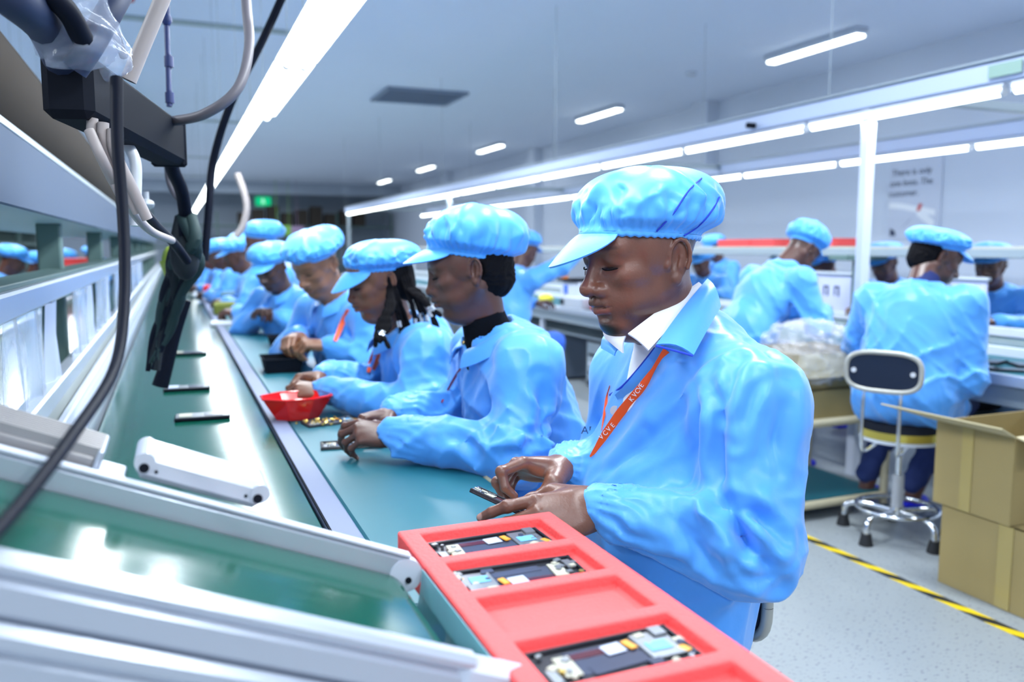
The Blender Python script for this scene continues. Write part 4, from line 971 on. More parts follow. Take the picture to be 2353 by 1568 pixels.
def gen(label, head, heading, tone, res=2., lean=.0, pitch=25, yaw=0, female=False, reach=.42, hz=.83, spread=.1, cap=None, group=None, seat=.5, hs=.95, dz=0, **k):
    head = np.array(head, float); J = seated(lean=lean, reach=reach, hz=hz, spread=spread, seat=seat, headz=head[2])
    for n in ('neck', 'shL', 'shR', 'chest'): J[n][2] += (head[2]-1.2)*.85
    J.update(k.pop('J', {})); off = rotm('Z', heading)@np.array([J['head'][0], J['head'][1], 0]); base = (head[0]-off[0], head[1]-off[1], 0)
    c = dict(seed=int(abs(head[1]*50))+1, H=.108, a=.102, b=.083, Rf=.118, Rb=.15, Rs=.124, tilt=20, off=(-.004, 0, .045)); c.update(cap or {})
    return build_person(label, base, heading, J, tone, res=res, headyaw=yaw, headpitch=pitch, female=female, hs=hs, cap=c, group=group, legs=k.pop('legs', True), **k)

# -- P2, woman in black turtleneck
b2_ = (.86, 1.86, 0.); J = seated()
J.update(L2(b2_, 180, hip=(.86, 1.86, .60), chest=(.76, 1.86, .88), neck=(.70, 1.86, 1.035), head=(.648, 1.85, 1.192), shL=(.735, 1.69, .985), elL=(.67, 1.62, .805), wrL=(.452, 1.83, .822),
     shR=(.74, 2.03, .98), elR=(.72, 2.1, .81), wrR=(.50, 2.02, .835), hpL=(.85, 1.78, .56), hpR=(.85, 1.94, .56), knL=(.46, 1.74, .55), knR=(.46, 1.98, .55), anL=(.5, 1.74, .09), anR=(.5, 1.98, .09)))
hL = dict(x=hx((-.86, .30, .12)), z=hx((-.1, -.55, .8)), pose=dict(i=(3, 30, 40, 20), m=(0, 40, 45, 25), r=(-3, 48, 50, 25), p=(-8, 52, 50, 25)), thumb=((.7, .6, -.45), (.85, .2, -.5), (.9, 0, -.4)), sc=.92)
hR = dict(x=hx((-.95, -.1, -.1)), z=hx((-.1, .1, .95)), pose=PINCH, sc=.9)
P2, bvh2, T2, Rh2 = build_person('woman in light blue coat and cap with black turtleneck, second worker from the front', b2_, 180, J, 2, res=1.25, headyaw=-14, headpitch=15, hs=.92, female=True,
    hands=dict(L=hL, R=hR), cap=dict(seed=12, H=.128, a=.104, b=.086, Rf=.112, Rb=.148, Rs=.122, tilt=24, off=(-.006, 0, .046), gath=40), visor=dict(a=.104, b=.086, L=.054, droop=.8), shirt=NECKM, hair='nape', loose=.95,
    coatcut=lambda S: [S.cone(J['neck']+[.02, .01, .02-.09*u], J['neck']+[.2, .02, .03-.13*u], .022*(1-u)+.003, .026*(1-u)+.004, .006, op='-') for u in np.linspace(0, 1, 6)])
S = SDF((-.1, -.2, .65), (.35, .2, 1.15), .007); S.ell(J['chest']+[.0, 0, .02], (.098, .14, .14), .05); S.cone(J['neck']+[-.01, 0, -.05], J['neck'], .07, .055, .05)
V, Q = S.mesh(); mesh_obj('turtleneck', T2(smooth_mesh(V, Q, 1)), Q, NECKM, P2)
fold_lines(part(P2, 'coat'), T2, bvh2, [([(1240, 870), (1252, 960), (1222, 1030)], .016, -.010), ([(1185, 1045), (1230, 1060), (1290, 1068)], .012, -.009), ([(1010, 1000), (1060, 1010), (1100, 1050)], .014, -.008), ([(1180, 760), (1150, 850), (1120, 920)], .03, .007), ([(1270, 950), (1262, 1000), (1268, 1060)], .010, -.008)])
B1 = [bvh2]; P = drape(B1, [(1078, 822), (1050, 860), (1030, 895), (1015, 925)], .004)
if len(P) > 2: ribbon(P, [.004, .006, .006, .004], mat('wine_cord', (.35, .02, .06), rough=.6), 'lanyard', P2, nz(CAM-P[0]))
h = drape(B1, [(1066, 788)], .003)
if h: MB().ell(h[0], (.006, .006, .006), 10).build('gold_pin', PBG := mat('gold_pin', (.8, .55, .25), rough=.2, metal=1), P2)

# -- P3, woman with braids
b3_ = (.80, 2.48, 0.); J = seated()
J.update(L2(b3_, 180, hip=(.80, 2.48, .60), chest=(.70, 2.47, .86), neck=(.63, 2.47, .995), head=(.575, 2.45, 1.145), shL=(.675, 2.29, .95), elL=(.62, 2.21, .80), wrL=(.405, 2.47, .825),
     shR=(.67, 2.64, .95), elR=(.63, 2.72, .80), wrR=(.42, 2.60, .85), hpL=(.80, 2.4, .56), hpR=(.80, 2.56, .56), knL=(.4, 2.37, .55), knR=(.4, 2.6, .55), anL=(.45, 2.37, .09), anR=(.45, 2.6, .09)))
hL = dict(x=hx((-.93, .25, .08)), z=hx((-.1, -.5, .85)), pose=PINCH, sc=.9); hR = dict(x=hx((-.9, -.25, .0)), z=hx((-.1, .3, .9)), pose=PINCH, sc=.9)
P3, bvh3, T3, Rh3 = build_person('woman with long black braids in blue coat and visor cap, third worker from the front', b3_, 180, J, 3, res=1.5, headyaw=5, headpitch=17, hs=.92, female=True,
    hands=dict(L=hL, R=hR), cap=dict(seed=21, H=.092, a=.103, b=.085, Rf=.110, Rb=.142, Rs=.118, tilt=14, off=(-.006, 0, .046), gath=38), visor=dict(a=.103, b=.085, L=.056, droop=1.1), loose=.92)
HS = J['head']; hw = lambda v: T3(np.asarray(v)*.92@Rh3.T+HS)
S = SDF((-.14, -.11, -.12), (.09, .11, .1), .004); S.ell((-.03, 0, .02), (.088, .084, .075), 0); S.ell((-.055, 0, -.035), (.055, .06, .05), .03); S.ell((.105, 0, .0), (.085, .12, .13), .01, op='-')
V, Q = S.mesh(); hair3 = mesh_obj('hair', hw(V), Q, HAIRM, P3)
for k in range(20):
    sd = 1 if k % 3 else -1; r_ = random.Random(100+k); a0 = -.01-.07*r_.random() if sd > 0 else -.03; y0 = sd*(.074-.01*r_.random()); fr = (k % 5)/5
    w0 = hw((a0+.025*fr, y0, .03)); w1 = hw((a0+.03*fr, sd*.086, -.05)); ex = hw((a0+.05*fr-.01, sd*(.075+.02*r_.random()), -.12-.05*r_.random()))
    en = ex+[-.02+.05*r_.random(), -.015*sd, -.06-.08*r_.random()]; P = bez([w0, w1, ex, en], 26)
    rr = .0052*(1+.22*np.sin(np.arange(26)*2.1)); o = MB().tube(P, rr, n=8).build('braid', HAIRM, P3)
    if k % 3 == 1: MB().cyl(P[17], P[19], .0072, n=10).build('silver_bead', mat('silver', (.7, .72, .75), rough=.25, metal=1), o)
for k in range(16):     # braids falling in front of the shoulder and behind it
    r_ = random.Random(300+k); j = lambda s_: (r_.random()-.5)*s_
    if k < 9: P = bez([at(897+j(14), 655, 2.43), at(893+j(26), 705, 2.385), at(884+j(34), 750, 2.36), at(870+j(50), 790+j(24), 2.34)], 24)
    else: P = bez([at(925+j(20), 645, 2.47), at(955+j(24), 672, 2.43), at(985+j(20), 695+j(10), 2.40), at(1005+j(20), 740+j(40), 2.40)], 24)
    o = MB().tube(P, .0062*(1+.22*np.sin(np.arange(24)*2.1)), n=8).build('braid', HAIRM, P3)
    if k % 2: MB().cyl(P[18], P[20], .0078, n=10).build('silver_bead', mat('silver', (.7, .72, .75), rough=.25, metal=1), o)
e_ = hw((.002, .085, -.03)); MB().ell(e_, (.005, .005, .007), 12).build('earring', MATS['silver'], P3)
for pts in ([(889, 788), (872, 818), (858, 850)], [(870, 792), (855, 825), (846, 856)]):
    P = drape([bvh3], pts, .006)
    if len(P) > 2: ribbon(P, [.012, .017, .016, .010], ORANGE, 'lanyard', P3, nz(CAM-P[0]))
# -- P4..: further along the main line
PH4 = dict(x=(.85, .2, .35), z=(-.4, .3, .8), pose=PINCH); 
_p4 = gen('young worker in blue coat and round cap looking down, fourth in the row', (.535, 3.36, 1.175), 205, 4, res=1.8, lean=.02, pitch=30, yaw=12, visor=False, hands=dict(L=dict(x=(.8, -.5, .1), z=(-.3, .4, .8), pose=PINCH), R=dict(x=(.8, .5, -.1), z=(-.2, -.3, .9), pose=PINCH)), J=dict(wrL=np.array([.27, .09, .87]), wrR=np.array([.30, -.06, .90]), elL=np.array([.16, .25, .80])), cap=dict(H=.10, Rf=.122, Rb=.14, Rs=.128, tilt=10, off=(-.004, 0, .05)), hs=.97)
P = drape([_p4[1]], [(800, 712), (787, 742), (770, 784)], .006)
if len(P) > 2: ribbon(P, [.012, .02, .02, .014], ORANGE, 'lanyard', _p4[0], nz(CAM-P[0]))
gen('worker behind the young one, mostly hidden, with an orange neck ribbon', (.68, 3.02, 1.05), 190, 3, res=2., pitch=25, yaw=0, reach=.38, hz=.86, lanyard=True, visor=False, cap=dict(H=.09)) if False else None
_p5 = gen('worker with small dark face under a peaked cap, fifth in the row', (.50, 4.72, 1.135), 215, 5, res=2., lean=.0, pitch=30, yaw=12, reach=.24, hz=.88, spread=.06)
gen('tall worker whose round cap rises behind the fifth in the row', (.545, 5.65, 1.27), 180, 2, res=2.6, pitch=15, reach=.4, visor=False, cap=dict(H=.12))
GL = 'distant workers at the far end of the main line'
for (px, py, d, hd, nm) in ((545, 580, 6.4, 180, 'distant worker left of the tall round cap, at the far end of the row'), (505, 578, 7.4, 175, 'distant worker in the middle of the far blue cluster'), (480, 582, 8.6, 185, 'distant worker left in the far blue cluster'), (555, 560, 8.0, 180, 'distant worker partly hidden behind the cluster, right side'), (462, 566, 10.5, 180, 'tiny farthest worker at the left end of the blue cluster')):
    p = at(px, py+8, d); gen(nm, p, hd, 2, res=3., pitch=25, group=GL, reach=.33)
# left half of the line, seen through the rack
for (px, py, d, nm) in ((28, 600, 7.2, 'worker seen through the rack at the left edge of the photo'), (88, 612, 8.2, 'worker seen through the rack left of its green post'), (212, 592, 11., 'worker seen through the rack right of its green post'), (150, 600, 9.5, 'worker hidden behind the green post of the rack')):
    p = at(px, py, d); gen(nm, p, 0, 2, res=2.6, pitch=28, group='workers behind the divider rack')
t = at(187, 612, 8.5); MB().box(t, (.34, .3, .14), bev=.02).box(t+[0, 0, .075], (.36, .32, .012), bev=.003).build('red_crate', mat('red_crate', (.8, .05, .05), rough=.5), label='red crate seen through the rack right of the green post', cat='crate')
# -- second line
b = (2.86, 2.60, 0.); J = seated(seat=.5)
J.update(L2(b, 25, hip=(2.87, 2.60, .60), chest=(2.93, 2.62, .90), neck=(2.985, 2.64, 1.075), head=(3.075, 2.655, 1.20)))
J.update(dict(shL=J['neck']+[-.02, .19, -.06], shR=J['neck']+[-.02, -.19, -.06], elL=(.20, .26, .80), wrL=(.36, .06, .84), **L2(b, 25, elR=(3.05, 2.44, .70), wrR=(3.215, 2.535, .795), anL=(3.06, 2.96, .10), anR=(3.14, 2.76, .10))))
M2, bm2, Tm2, _ = build_person('bearded man on a chrome stool at the second bench, his back to the camera', b, 25, J, 2, res=1.5, headyaw=-48, headpitch=28, hs=1.0, beard=True, hands=dict(R=dict(x=(.55, .1, .85), z=(.3, -.8, .3), pose=PINCH), L=dict(pose=PINCH)), legs=DARKTR,
    cap=dict(seed=31, H=.085, a=.102, b=.083, Rf=.125, Rb=.135, Rs=.122, tilt=20, off=(-.004, 0, .05), gath=36), visor=dict(a=.102, b=.083, L=.05, droop=.8), shirt=NAVYM, hair='nape', loose=1.05)
gen('man bending forward over the second bench, in profile under the head height shelf', (3.26, 3.70, 1.235), 2, 2, res=1.8, lean=.27, pitch=48, yaw=-4, reach=.55, hz=.86, cap=dict(H=.135, tilt=22, Rb=.13), visor=dict(a=.102, b=.083, L=.04, droop=.9), J=dict(neck=np.array([.375, 0, 1.15]), shL=np.array([.32, .19, 1.07]), shR=np.array([.32, -.19, 1.07]), chest=np.array([.22, 0, .93]), elL=np.array([.40, .25, .84]), elR=np.array([.38, -.26, .83]), wrL=np.array([.60, .08, .88]), wrR=np.array([.58, -.1, .90])))
GF = 'workers facing the camera across the second line'
for (px, py, d, hd, pt, yw, nm) in ((2275, 612, 4.9, 200, 12, 0, 'worker facing across the second line, right of the bearded man, face cut by the shelf'), (2032, 605, 5.6, 190, 25, 0, 'worker across the second line, head between the two men'), (1893, 612, 6.0, 170, 20, 0, 'worker across the second line behind the bending man'), (1640, 570, 8.6, 180, 25, 0, 'worker across the second line, cap just above the shelf behind the front man\'s cap'),):
    p = at(px, py, d); gen(nm, (p[0], p[1], p[2]-.0), hd, 2, res=2.2, pitch=pt, yaw=yw, group=GF)
p = at(1612, 605, 7.9); gen('worker beyond the front man\'s ear, with a small blue cap', p, 200, 2, res=2.2, pitch=20)
p = at(1205, 575, 6.0); _p20 = gen('worker at the second line seen between the turtleneck woman\'s cap and the front man', p, 20, 2, res=2.2, pitch=25, J=dict(elR=np.array([.35, -.25, 1.12]), wrR=np.array([.6, -.25, 1.25])))
# stools
def stool(x, y, hd, lab, seat=.47, back=.76, bo=-.20):
    t = thing('stool', lab, 'stool', (x, y, 0), 'chrome work stools'); R = rotm('Z', hd); W_ = lambda p: np.asarray(p, float)@R.T+[x, y, 0]
    CH = mat('chrome', (.75, .77, .80), rough=.08, metal=1); 
    mb = MB(); mb.cyl(W_((0, 0, seat-.012)), W_((0, 0, seat+.02)), .165, .155, n=32); mb.build('seat', BLACKP, t)
    mb = MB(); mb.cyl(W_((0, 0, seat-.045)), W_((0, 0, seat-.012)), .168, n=32); mb.build('seat_band', mat('brass_band', (.60, .50, .10), rough=.25, metal=.7), t)
    MB().cyl(W_((0, 0, seat-.06)), W_((0, 0, seat-.044)), .166, n=32).build('seat_pan', WMET, t)
    MB().cyl(W_((0, 0, .2)), W_((0, 0, seat-.05)), .014, n=14).build('piston', CH, t); MB().cyl(W_((0, 0, .08)), W_((0, 0, .27)), .024, n=16).build('gas_column', mat('column_grey', (.45, .47, .5), rough=.4), t)
    MB().cyl(W_((0, 0, .08)), W_((0, 0, .13)), .032, n=16).build('hub', CH, t)
    ring = [W_((math.cos(a)*.165, math.sin(a)*.165, .125)) for a in np.linspace(0, 2*math.pi, 37)]; MB().tube(ring, .010, n=8, caps=False).build('foot_ring', CH, t)
    for k in range(5):
        a = 2*math.pi*k/5+.35; c, s = math.cos(a), math.sin(a)
        MB().tube(bez([W_((c*r, s*r, z)) for r, z in ((.02, .11), (.13, .118), (.19, .11), (.215, .085), (.22, .045))], 16), .013, n=10).build('leg', CH, t)
        MB().cyl(W_((c*.22, s*.22, .001)), W_((c*.22, s*.22, .05)), .030, .020, n=14).build('rubber_foot', BLACKR, t)
    G = []; lean_ = .06
    def plate(sx, sz, x0, n=40): return [W_((x0-lean_*0, math.copysign(abs(math.cos(a))**.62, math.cos(a))*sx, back+math.copysign(abs(math.sin(a))**.62, math.sin(a))*sz)) for a in np.linspace(0, 2*math.pi, n)]
    nx = R@np.array([1., 0, 0]); mb = MB(); mb.prism(plate(.135, .072, bo)[:-1], nx*.022); mb.build('back_pad', mat('navy_pad', (.006, .012, .03), rough=.35), t, autos=40)
    MB().tube(plate(.142, .078, bo+.004), .010, n=8, caps=False).build('back_rim', mat('cream_rim', (.42, .42, .38), rough=.35, metal=.3), t)
    for s in (-1, 1):
        MB().cyl(W_((bo-.005, s*.112, back)), W_((bo, s*.112, back)), .010, n=12).build('back_knob', WHITEP, t)
        MB().tube(bez([W_(q) for q in ((bo+.012, s*.07, back-.05), (bo, s*.07, back-.12), (bo+.0, s*.07, seat-.02), (bo+.03, s*.065, seat-.07), (-.1, s*.06, seat-.065))], 24), .007, n=8).build('back_bar', CH, t)
    return t
stool(2.87, 2.60, 28, 'chrome stool with dark oval backrest under the bearded man', .49, .755, -.31)
stool(.735, 1.20, 180, 'stool with dark backrest under the front man, mostly hidden by his coat', .47, .655, -.160)
stool(.90, 1.86, 180, 'stool under the woman in the turtleneck, hidden behind the front man', .47, .66, -.2) if False else None
for (x, y, nm) in ((.88, 1.86, 'stool under the woman in the black turtleneck'), (.82, 2.48, 'stool under the woman with braids'), (3.06, 3.70, 'stool under the bending man')):
    stool(x, y, 180 if x < 2 else 0, nm, .47, .62, -.16)
for o_, hd, nm in ((_p4[0], 205, 'stool under the young worker, fourth in the row'), (_p5[0], 215, 'stool under the fifth worker in the row'), (_p20[0], 20, 'stool under the reaching worker at the second line')):
    stool(o_.location[0], o_.location[1], hd, nm, .47, .64, -.19)
# trolley with carton behind the bearded man
CARD = mat('cardboard', (.33, .25, .10), rough=.8, var=.08, vscale=7, bump=.1, bscale=60); CARDI = mat('cardboard_inside', (.26, .18, .055), rough=.85); CARDL = mat('cardboard_pale', (.52, .45, .27), rough=.8)
t = thing('trolley', 'cream framed trolley with green lower board behind the bearded man', 'trolley', (2.85, 3.15, 0)); tx0, tx1, ty0, ty1, tz = 2.55, 3.11, 2.90, 3.42, .45
for x in (tx0, tx1):
    for y in (ty0, ty1): MB().cyl((x, y, .03), (x, y, tz), .020, n=12).build('leg', CREAM, t); MB().ell((x, y, .022), (.022, .022, .022), 10).build('caster', BLACKR, t)
for z, nm in ((tz, 'top_rail'), (.07, 'bottom_rail')):
    for y in (ty0, ty1): MB().cyl((tx0, y, z), (tx1, y, z), .019, n=12).build(nm, CREAM, t)
    for x in (tx0, tx1): MB().cyl((x, ty0, z), (x, ty1, z), .019, n=12).build(nm, CREAM, t)
MB().box((2.83, 3.16, .085), (.54, .5, .015), bev=.003).build('bottom_board', ESDM, t); MB().box((2.83, 3.16, tz+.012), (.56, .52, .015), bev=.003).build('top_board', CREAM, t)
def carton(c, s, name, lab, opened=False, par=None, rz=0, th=.006, cat='box'):
    t = thing(name, lab, cat, (c[0], c[1], c[2]-s[2]/2)); R = rotm('Z', rz); W_ = lambda p: R@np.array(p)+np.array(c)
    a, b, h = s[0]/2, s[1]/2, s[2]/2
    for nm, cc, ss in (('side_wall', (-a+th/2, 0, 0), (th, s[1], s[2])), ('side_wall', (a-th/2, 0, 0), (th, s[1], s[2])), ('end_wall', (0, -b+th/2, 0), (s[0]-2*th, th, s[2])), ('end_wall', (0, b-th/2, 0), (s[0]-2*th, th, s[2])), ('bottom', (0, 0, -h+th/2), (s[0]-2*th, s[1]-2*th, th))):
        MB().box(W_(cc), ss, R=R, bev=.001).build(nm, CARD, t, smooth=False)
    if not opened: MB().box(W_((0, 0, h-th/2)), (s[0], s[1], th), R=R, bev=.001).build('lid', CARD, t, smooth=False)
    return t, W_
t, W_ = carton((2.80, 3.13, .535), (.50, .44, .135), 'carton', 'low dark cardboard carton on the trolley under the clear bag'); 
t, W_ = carton((2.82, 3.13, .685), (.46, .40, .16), 'carton', 'open cardboard carton on the trolley filled with a crumpled clear bag', True)
MB().grid(np.array([[(2.60, 2.93, .765), (2.54, 2.90, .66)], [(3.04, 2.93, .765), (3.06, 2.88, .66)]]), .004).build('flap', CARDL, t, smooth=False)
S = SDF((-.30, -.26, -.2), (.30, .26, .22), .010); S.ell((0, 0, .0), (.24, .19, .11), 0); S.ell((-.05, -.14, -.06), (.19, .08, .12), .05); S.ell((-.20, -.06, -.10), (.05, .15, .14), .04)
S.warp(lambda x, y, z: .020*(np.abs(np.sin(26*x+3*np.sin(22*z)+1.5*np.sin(31*y)))-.5)+.016*(np.abs(np.sin(31*z-19*y+2*np.sin(27*x)))-.5)+.006*np.sin(80*x)*np.sin(70*z))
V, Q = S.mesh(); mesh_obj('clear_bag', V+np.array([2.78, 3.08, .80]), Q, mat('crumpled_film', (.72, .74, .78), rough=.10, alpha=.26, spec=1., bump=1., bscale=40), label='crumpled clear plastic bag spilling out of the carton on the trolley', cat='bag')
# stacked cartons at right
t, W_ = carton((2.88, 1.86, .151), (.54, .60, .30), 'carton', 'lower cardboard carton on the floor at the right edge')
MB().box((2.608, 1.90, .151), (.002, .055, .296), bev=0).build('packing_tape', mat('packing_tape', (.40, .31, .11), rough=.25), t, smooth=False)
t, W_ = carton((2.86, 2.04, .457), (.52, .31, .31), 'carton', 'upper open cardboard carton with raised flaps at the right edge', True)
MB().box((2.598, 2.06, .457), (.002, .045, .306), bev=0).build('packing_tape', MATS['packing_tape'], t, smooth=False)
MB().grid(np.array([[(2.602, 2.195, .612), (2.41, 2.28, .672)], [(2.602, 1.885, .612), (2.50, 1.86, .655)]]), .005).build('flap', CARDL, t, smooth=False)
MB().grid(np.array([[(3.118, 2.195, .612), (3.26, 2.22, .56)], [(3.118, 1.885, .612), (3.26, 1.86, .56)]]), .005).build('flap', CARDL, t, smooth=False)
MB().grid(np.array([[(2.605, 1.887, .612), (2.60, 1.74, .585)], [(3.115, 1.887, .612), (3.12, 1.74, .585)]]), .005).build('flap', CARDL, t, smooth=False)
# ------------------------------------------------------------------ things near the camera
# phone board: a shallow black frame with shields, tapes and connectors; local x long, y short
PB = dict(frame=mat('board_frame', (.010, .011, .018), rough=.3), steel=mat('steel_shield', (.26, .28, .30), rough=.35, metal=.8, var=.15, vscale=60), cream=mat('cream_label', (.42, .42, .34), rough=.6),
          amber=mat('amber_flex', (.75, .33, .02), rough=.4), white=mat('white_label', (.50, .56, .72), rough=.4), blue=mat('blue_pad', (.18, .50, .85), rough=.25), slate=mat('slate_film', (.05, .06, .10), rough=.22), gold=mat('gold_pad', (.65, .45, .12), rough=.3, metal=.9), wine=mat('wine_film', (.07, .008, .02), rough=.25))
def phone_board(loc, rotz, label, group=None, flip=False, R0=None, cat='phone part', L=.150, Wd=.070):
    t = thing('phone_board', label, cat, loc, group); R = rotm('Z', rotz) if R0 is None else R0; o = np.array(loc, float); sx = -1 if flip else 1
    P = lambda x, y, z: o+R@np.array([x*sx, y*sx, z])
    def bx(n, x, y, z, a, b, c, m, rz=0, bev=.0006): return MB().box(P(x, y, z), (a, b, c), R=R@rotm('Z', rz), bev=bev).build(n, m, t)
    bx('base_frame', 0, 0, .0015, L, Wd, .003, PB['frame'], bev=.001)
    mb = MB()
    for y in (-1, 1): mb.box(P(0, y*(Wd/2-.0025), .0042), (L, .004, .0055), R=R, bev=.001)
    for x in (-1, 1): mb.box(P(x*(L/2-.0025), 0, .0042), (.004, Wd, .0055), R=R, bev=.001)
    mb.build('rim', PB['frame'], t)
    bx('battery_bay', -.004, .004, .0036, .072, .042, .0014, PB['slate']); bx('film_strip', -.012, .014, .0046, .06, .010, .0008, PB['wine']); bx('film_strip', .0, -.012, .0046, .058, .014, .0008, PB['slate'], 4)
    bx('steel_shield', .048, .004, .005, .036, .046, .003, PB['steel']); bx('blue_pad', .046, .0, .0071, .022, .016, .001, PB['blue']); bx('camera_block', .058, .022, .0075, .014, .016, .004, PB['steel'])
    bx('amber_flex', .0225, .012, .0066, .008, .016, .0016, PB['amber'], 12); bx('white_label', .006, .012, .0058, .020, .017, .0012, PB['white'], 5)
    bx('cream_label', -.046, .0, .0055, .016, .034, .0016, PB['cream'], -3); bx('amber_flex', .066, -.012, .0058, .009, .012, .0015, PB['amber'], 20)
    bx('speaker_cover', -.064, -.012, .0052, .010, .022, .003, PB['steel']); bx('connector', .03, -.022, .0055, .014, .010, .0022, PB['slate'])
    r = random.Random(int(abs(o[0]*1000)+abs(o[1]*777)))
    for k in range(16):
        e = k % 2; x = (.036+r.random()*.034) if e else (-.07+r.random()*.028); y = (r.random()-.5)*.058; s_ = .0022+r.random()*.0035
        MB().cyl(P(x, y, .0035), P(x, y, .0078), s_*.8, n=8).build('chip', (PB['steel'], PB['cream'], PB['gold'], PB['slate'])[k % 4], t) if k % 3 == 0 else bx('chip', x, y, .0062, s_*2, s_*1.6, .003, (PB['gold'], PB['cream'], PB['steel'])[k % 3], r.random()*40)
    return t
# red foam tray with pockets
TX0, TX1, TY0, TY1, TZ, TH_ = .243, .452, .355, .972, .90, .046
tr = thing('red_tray', 'large red foam tray with pockets holding phone boards, in the foreground below the man', 'tray', ((TX0+TX1)/2, (TY0+TY1)/2, TZ-TH_))
PX0, PX1 = .268, .428; fz = TZ-.0145
pocks = [(.872, .954), (.771, .853), (.670, .752), (.569, .651), (.468, .550), (.372, .449)]
xs_ = [TX0, PX0, PX1, TX1]; ys_ = sorted([TY0, TY1]+[v for p in pocks for v in p]); V = []; F = []; ix = {}
def vt(x, y, z):
    k = (round(x, 5), round(y, 5), round(z, 5))
    if k not in ix: ix[k] = len(V); V.append(k)
    return ix[k]
isp = lambda i, j: 0 <= i < 3 and 0 <= j < len(ys_)-1 and i == 1 and any(abs(ys_[j]-p[0]) < 1e-6 for p in pocks)
for i in range(3):
    for j in range(len(ys_)-1):
        z = fz if isp(i, j) else TZ; x0, x1, y0, y1 = xs_[i], xs_[i+1], ys_[j], ys_[j+1]; zb = TZ-TH_
        F.append([vt(x0, y0, z), vt(x1, y0, z), vt(x1, y1, z), vt(x0, y1, z)]); F.append([vt(x0, y1, zb), vt(x1, y1, zb), vt(x1, y0, zb), vt(x0, y0, zb)])
        if isp(i, j):
            for (ax, ay), (bx_, by) in (((x0, y0), (x1, y0)), ((x1, y0), (x1, y1)), ((x1, y1), (x0, y1)), ((x0, y1), (x0, y0))): F.append([vt(ax, ay, TZ), vt(bx_, by, TZ), vt(bx_, by, fz), vt(ax, ay, fz)])
        for cond, (ax, ay), (bx_, by) in ((j == 0, (x0, y0), (x1, y0)), (i == 2, (x1, y0), (x1, y1)), (j == len(ys_)-2, (x1, y1), (x0, y1)), (i == 0, (x0, y1), (x0, y0))):
            if cond: F.append([vt(ax, ay, zb), vt(bx_, by, zb), vt(bx_, by, TZ), vt(ax, ay, TZ)])
import bmesh
to_ = mesh_obj('tray_body', V, F, REDF, tr, False); bm_ = bmesh.new(); bm_.from_mesh(to_.data)
ed = [e for e in bm_.edges if len(e.link_faces) == 2 and e.calc_face_angle(0) > .5]
bmesh.ops.bevel(bm_, geom=ed, offset=.0035, segments=3, affect='EDGES', profile=.5); bmesh.ops.recalc_face_normals(bm_, faces=bm_.faces); bm_.to_mesh(to_.data); bm_.free()
to_.data.polygons.foreach_set('use_smooth', [True]*len(to_.data.polygons)); to_.data.set_sharp_from_angle(angle=math.radians(50))
q0 = thing('tray_stand', 'grey metal stand holding up the big red foam tray', 'stand', (.362, .66, 0))
MB().box((.362, .66, .843), (.15, .52, .018), bev=.004).build('stand_top', GREYM, q0)
for x in (.30, .424):
    for y in (.43, .89): MB().box((x, y, .417), (.022, .022, .834), bev=.003).build('leg', GREYM, q0)
for y in (.43, .89): MB().box((.362, y, .12), (.13, .02, .02), bev=.003).build('cross_bar', GREYM, q0)
for (x, y, rz, fl, lab) in ((.343, .905, 1, False, 'bare phone board in the farthest pocket of the big red tray'), (.338, .806, -2, True, 'bare phone board in the second pocket of the big red tray, turned end for end'), (.345, .607, 1, False, 'bare phone board in the fourth pocket, nearest and largest in the photo')):
    phone_board((x, y, fz+.0005), rz, lab, 'phone boards in the big red tray', fl)
# inclined conveyor ending at the tray
A_ = math.radians(22.3); dx_, dz_ = -math.cos(A_), math.sin(A_); E0 = np.array([.236, .74, .899])
ic = thing('inclined_conveyor', 'short inclined conveyor with green belt and two aluminium rails, blurred in the lower left foreground', 'conveyor', (0, .74, .76))
ir = lambda t, y, n: E0+np.array([dx_*t, 0, dz_*t])+np.array([-dz_*0, y-0, 0])+np.array([math.sin(A_), 0, math.cos(A_)])*n
RI = np.stack([[math.cos(A_), 0, -math.sin(A_)], [0, 1, 0], [math.sin(A_), 0, math.cos(A_)]], 1)
IL = .85
def railbox(y, n, w, h, t0, t1, name, m, bev=.003): return MB().box(ir((t0+t1)/2, y, n), (t1-t0, w, h), R=RI, bev=bev).build(name, m, ic)
YF, YN = .118, -.128
railbox(YF, -.008, .012, .030, .01, IL, 'far_rail', ALU, .004); railbox(YF, .009, .014, .004, .012, IL, 'far_rail_cap', WMET, .001)
MB().cyl(ir(.010, YF-.0075, -.012), ir(.010, YF+.0075, -.012), .0185, n=28).build('far_rail_end', WMET, ic)
MB().cyl(ir(.006, YF-.0095, -.016), ir(.006, YF-.007, -.016), .0035, n=14).build('screw', BLACKP, ic)
# near rail: extruded profile with grooves
railbox(YN, .002, .022, .014, .02, IL, 'near_rail_top', ALU, .005); railbox(YN, -.019, .018, .026, .02, IL, 'near_rail_web', ALU, .004)
railbox(YN, -.045, .024, .020, .02, IL, 'near_rail_foot', ALU, .006); railbox(YN+.002, -.033, .012, .006, .02, IL, 'rail_groove', mat('groove_dark', (.12, .15, .2), rough=.6), 0)
railbox(YN+.004, -.075, .018, .036, .02, IL, 'near_rail_skirt', ALU, .004)
MB().box(ir(.0, YN-.002, -.022), (.075, .022, .062), R=RI, bev=.012).build('end_bracket', WMET, ic)
MB().cyl(ir(.003, YN-.012, -.030), ir(.003, YN-.018, -.030), .009, n=20).build('bolt', mat('steel', (.5, .5, .52), rough=.25, metal=1), ic); MB().cyl(ir(.003, YN-.017, -.030), ir(.003, YN-.0195, -.030), .0045, n=6).build('bolt_head', MATS['steel'], ic)
G = []
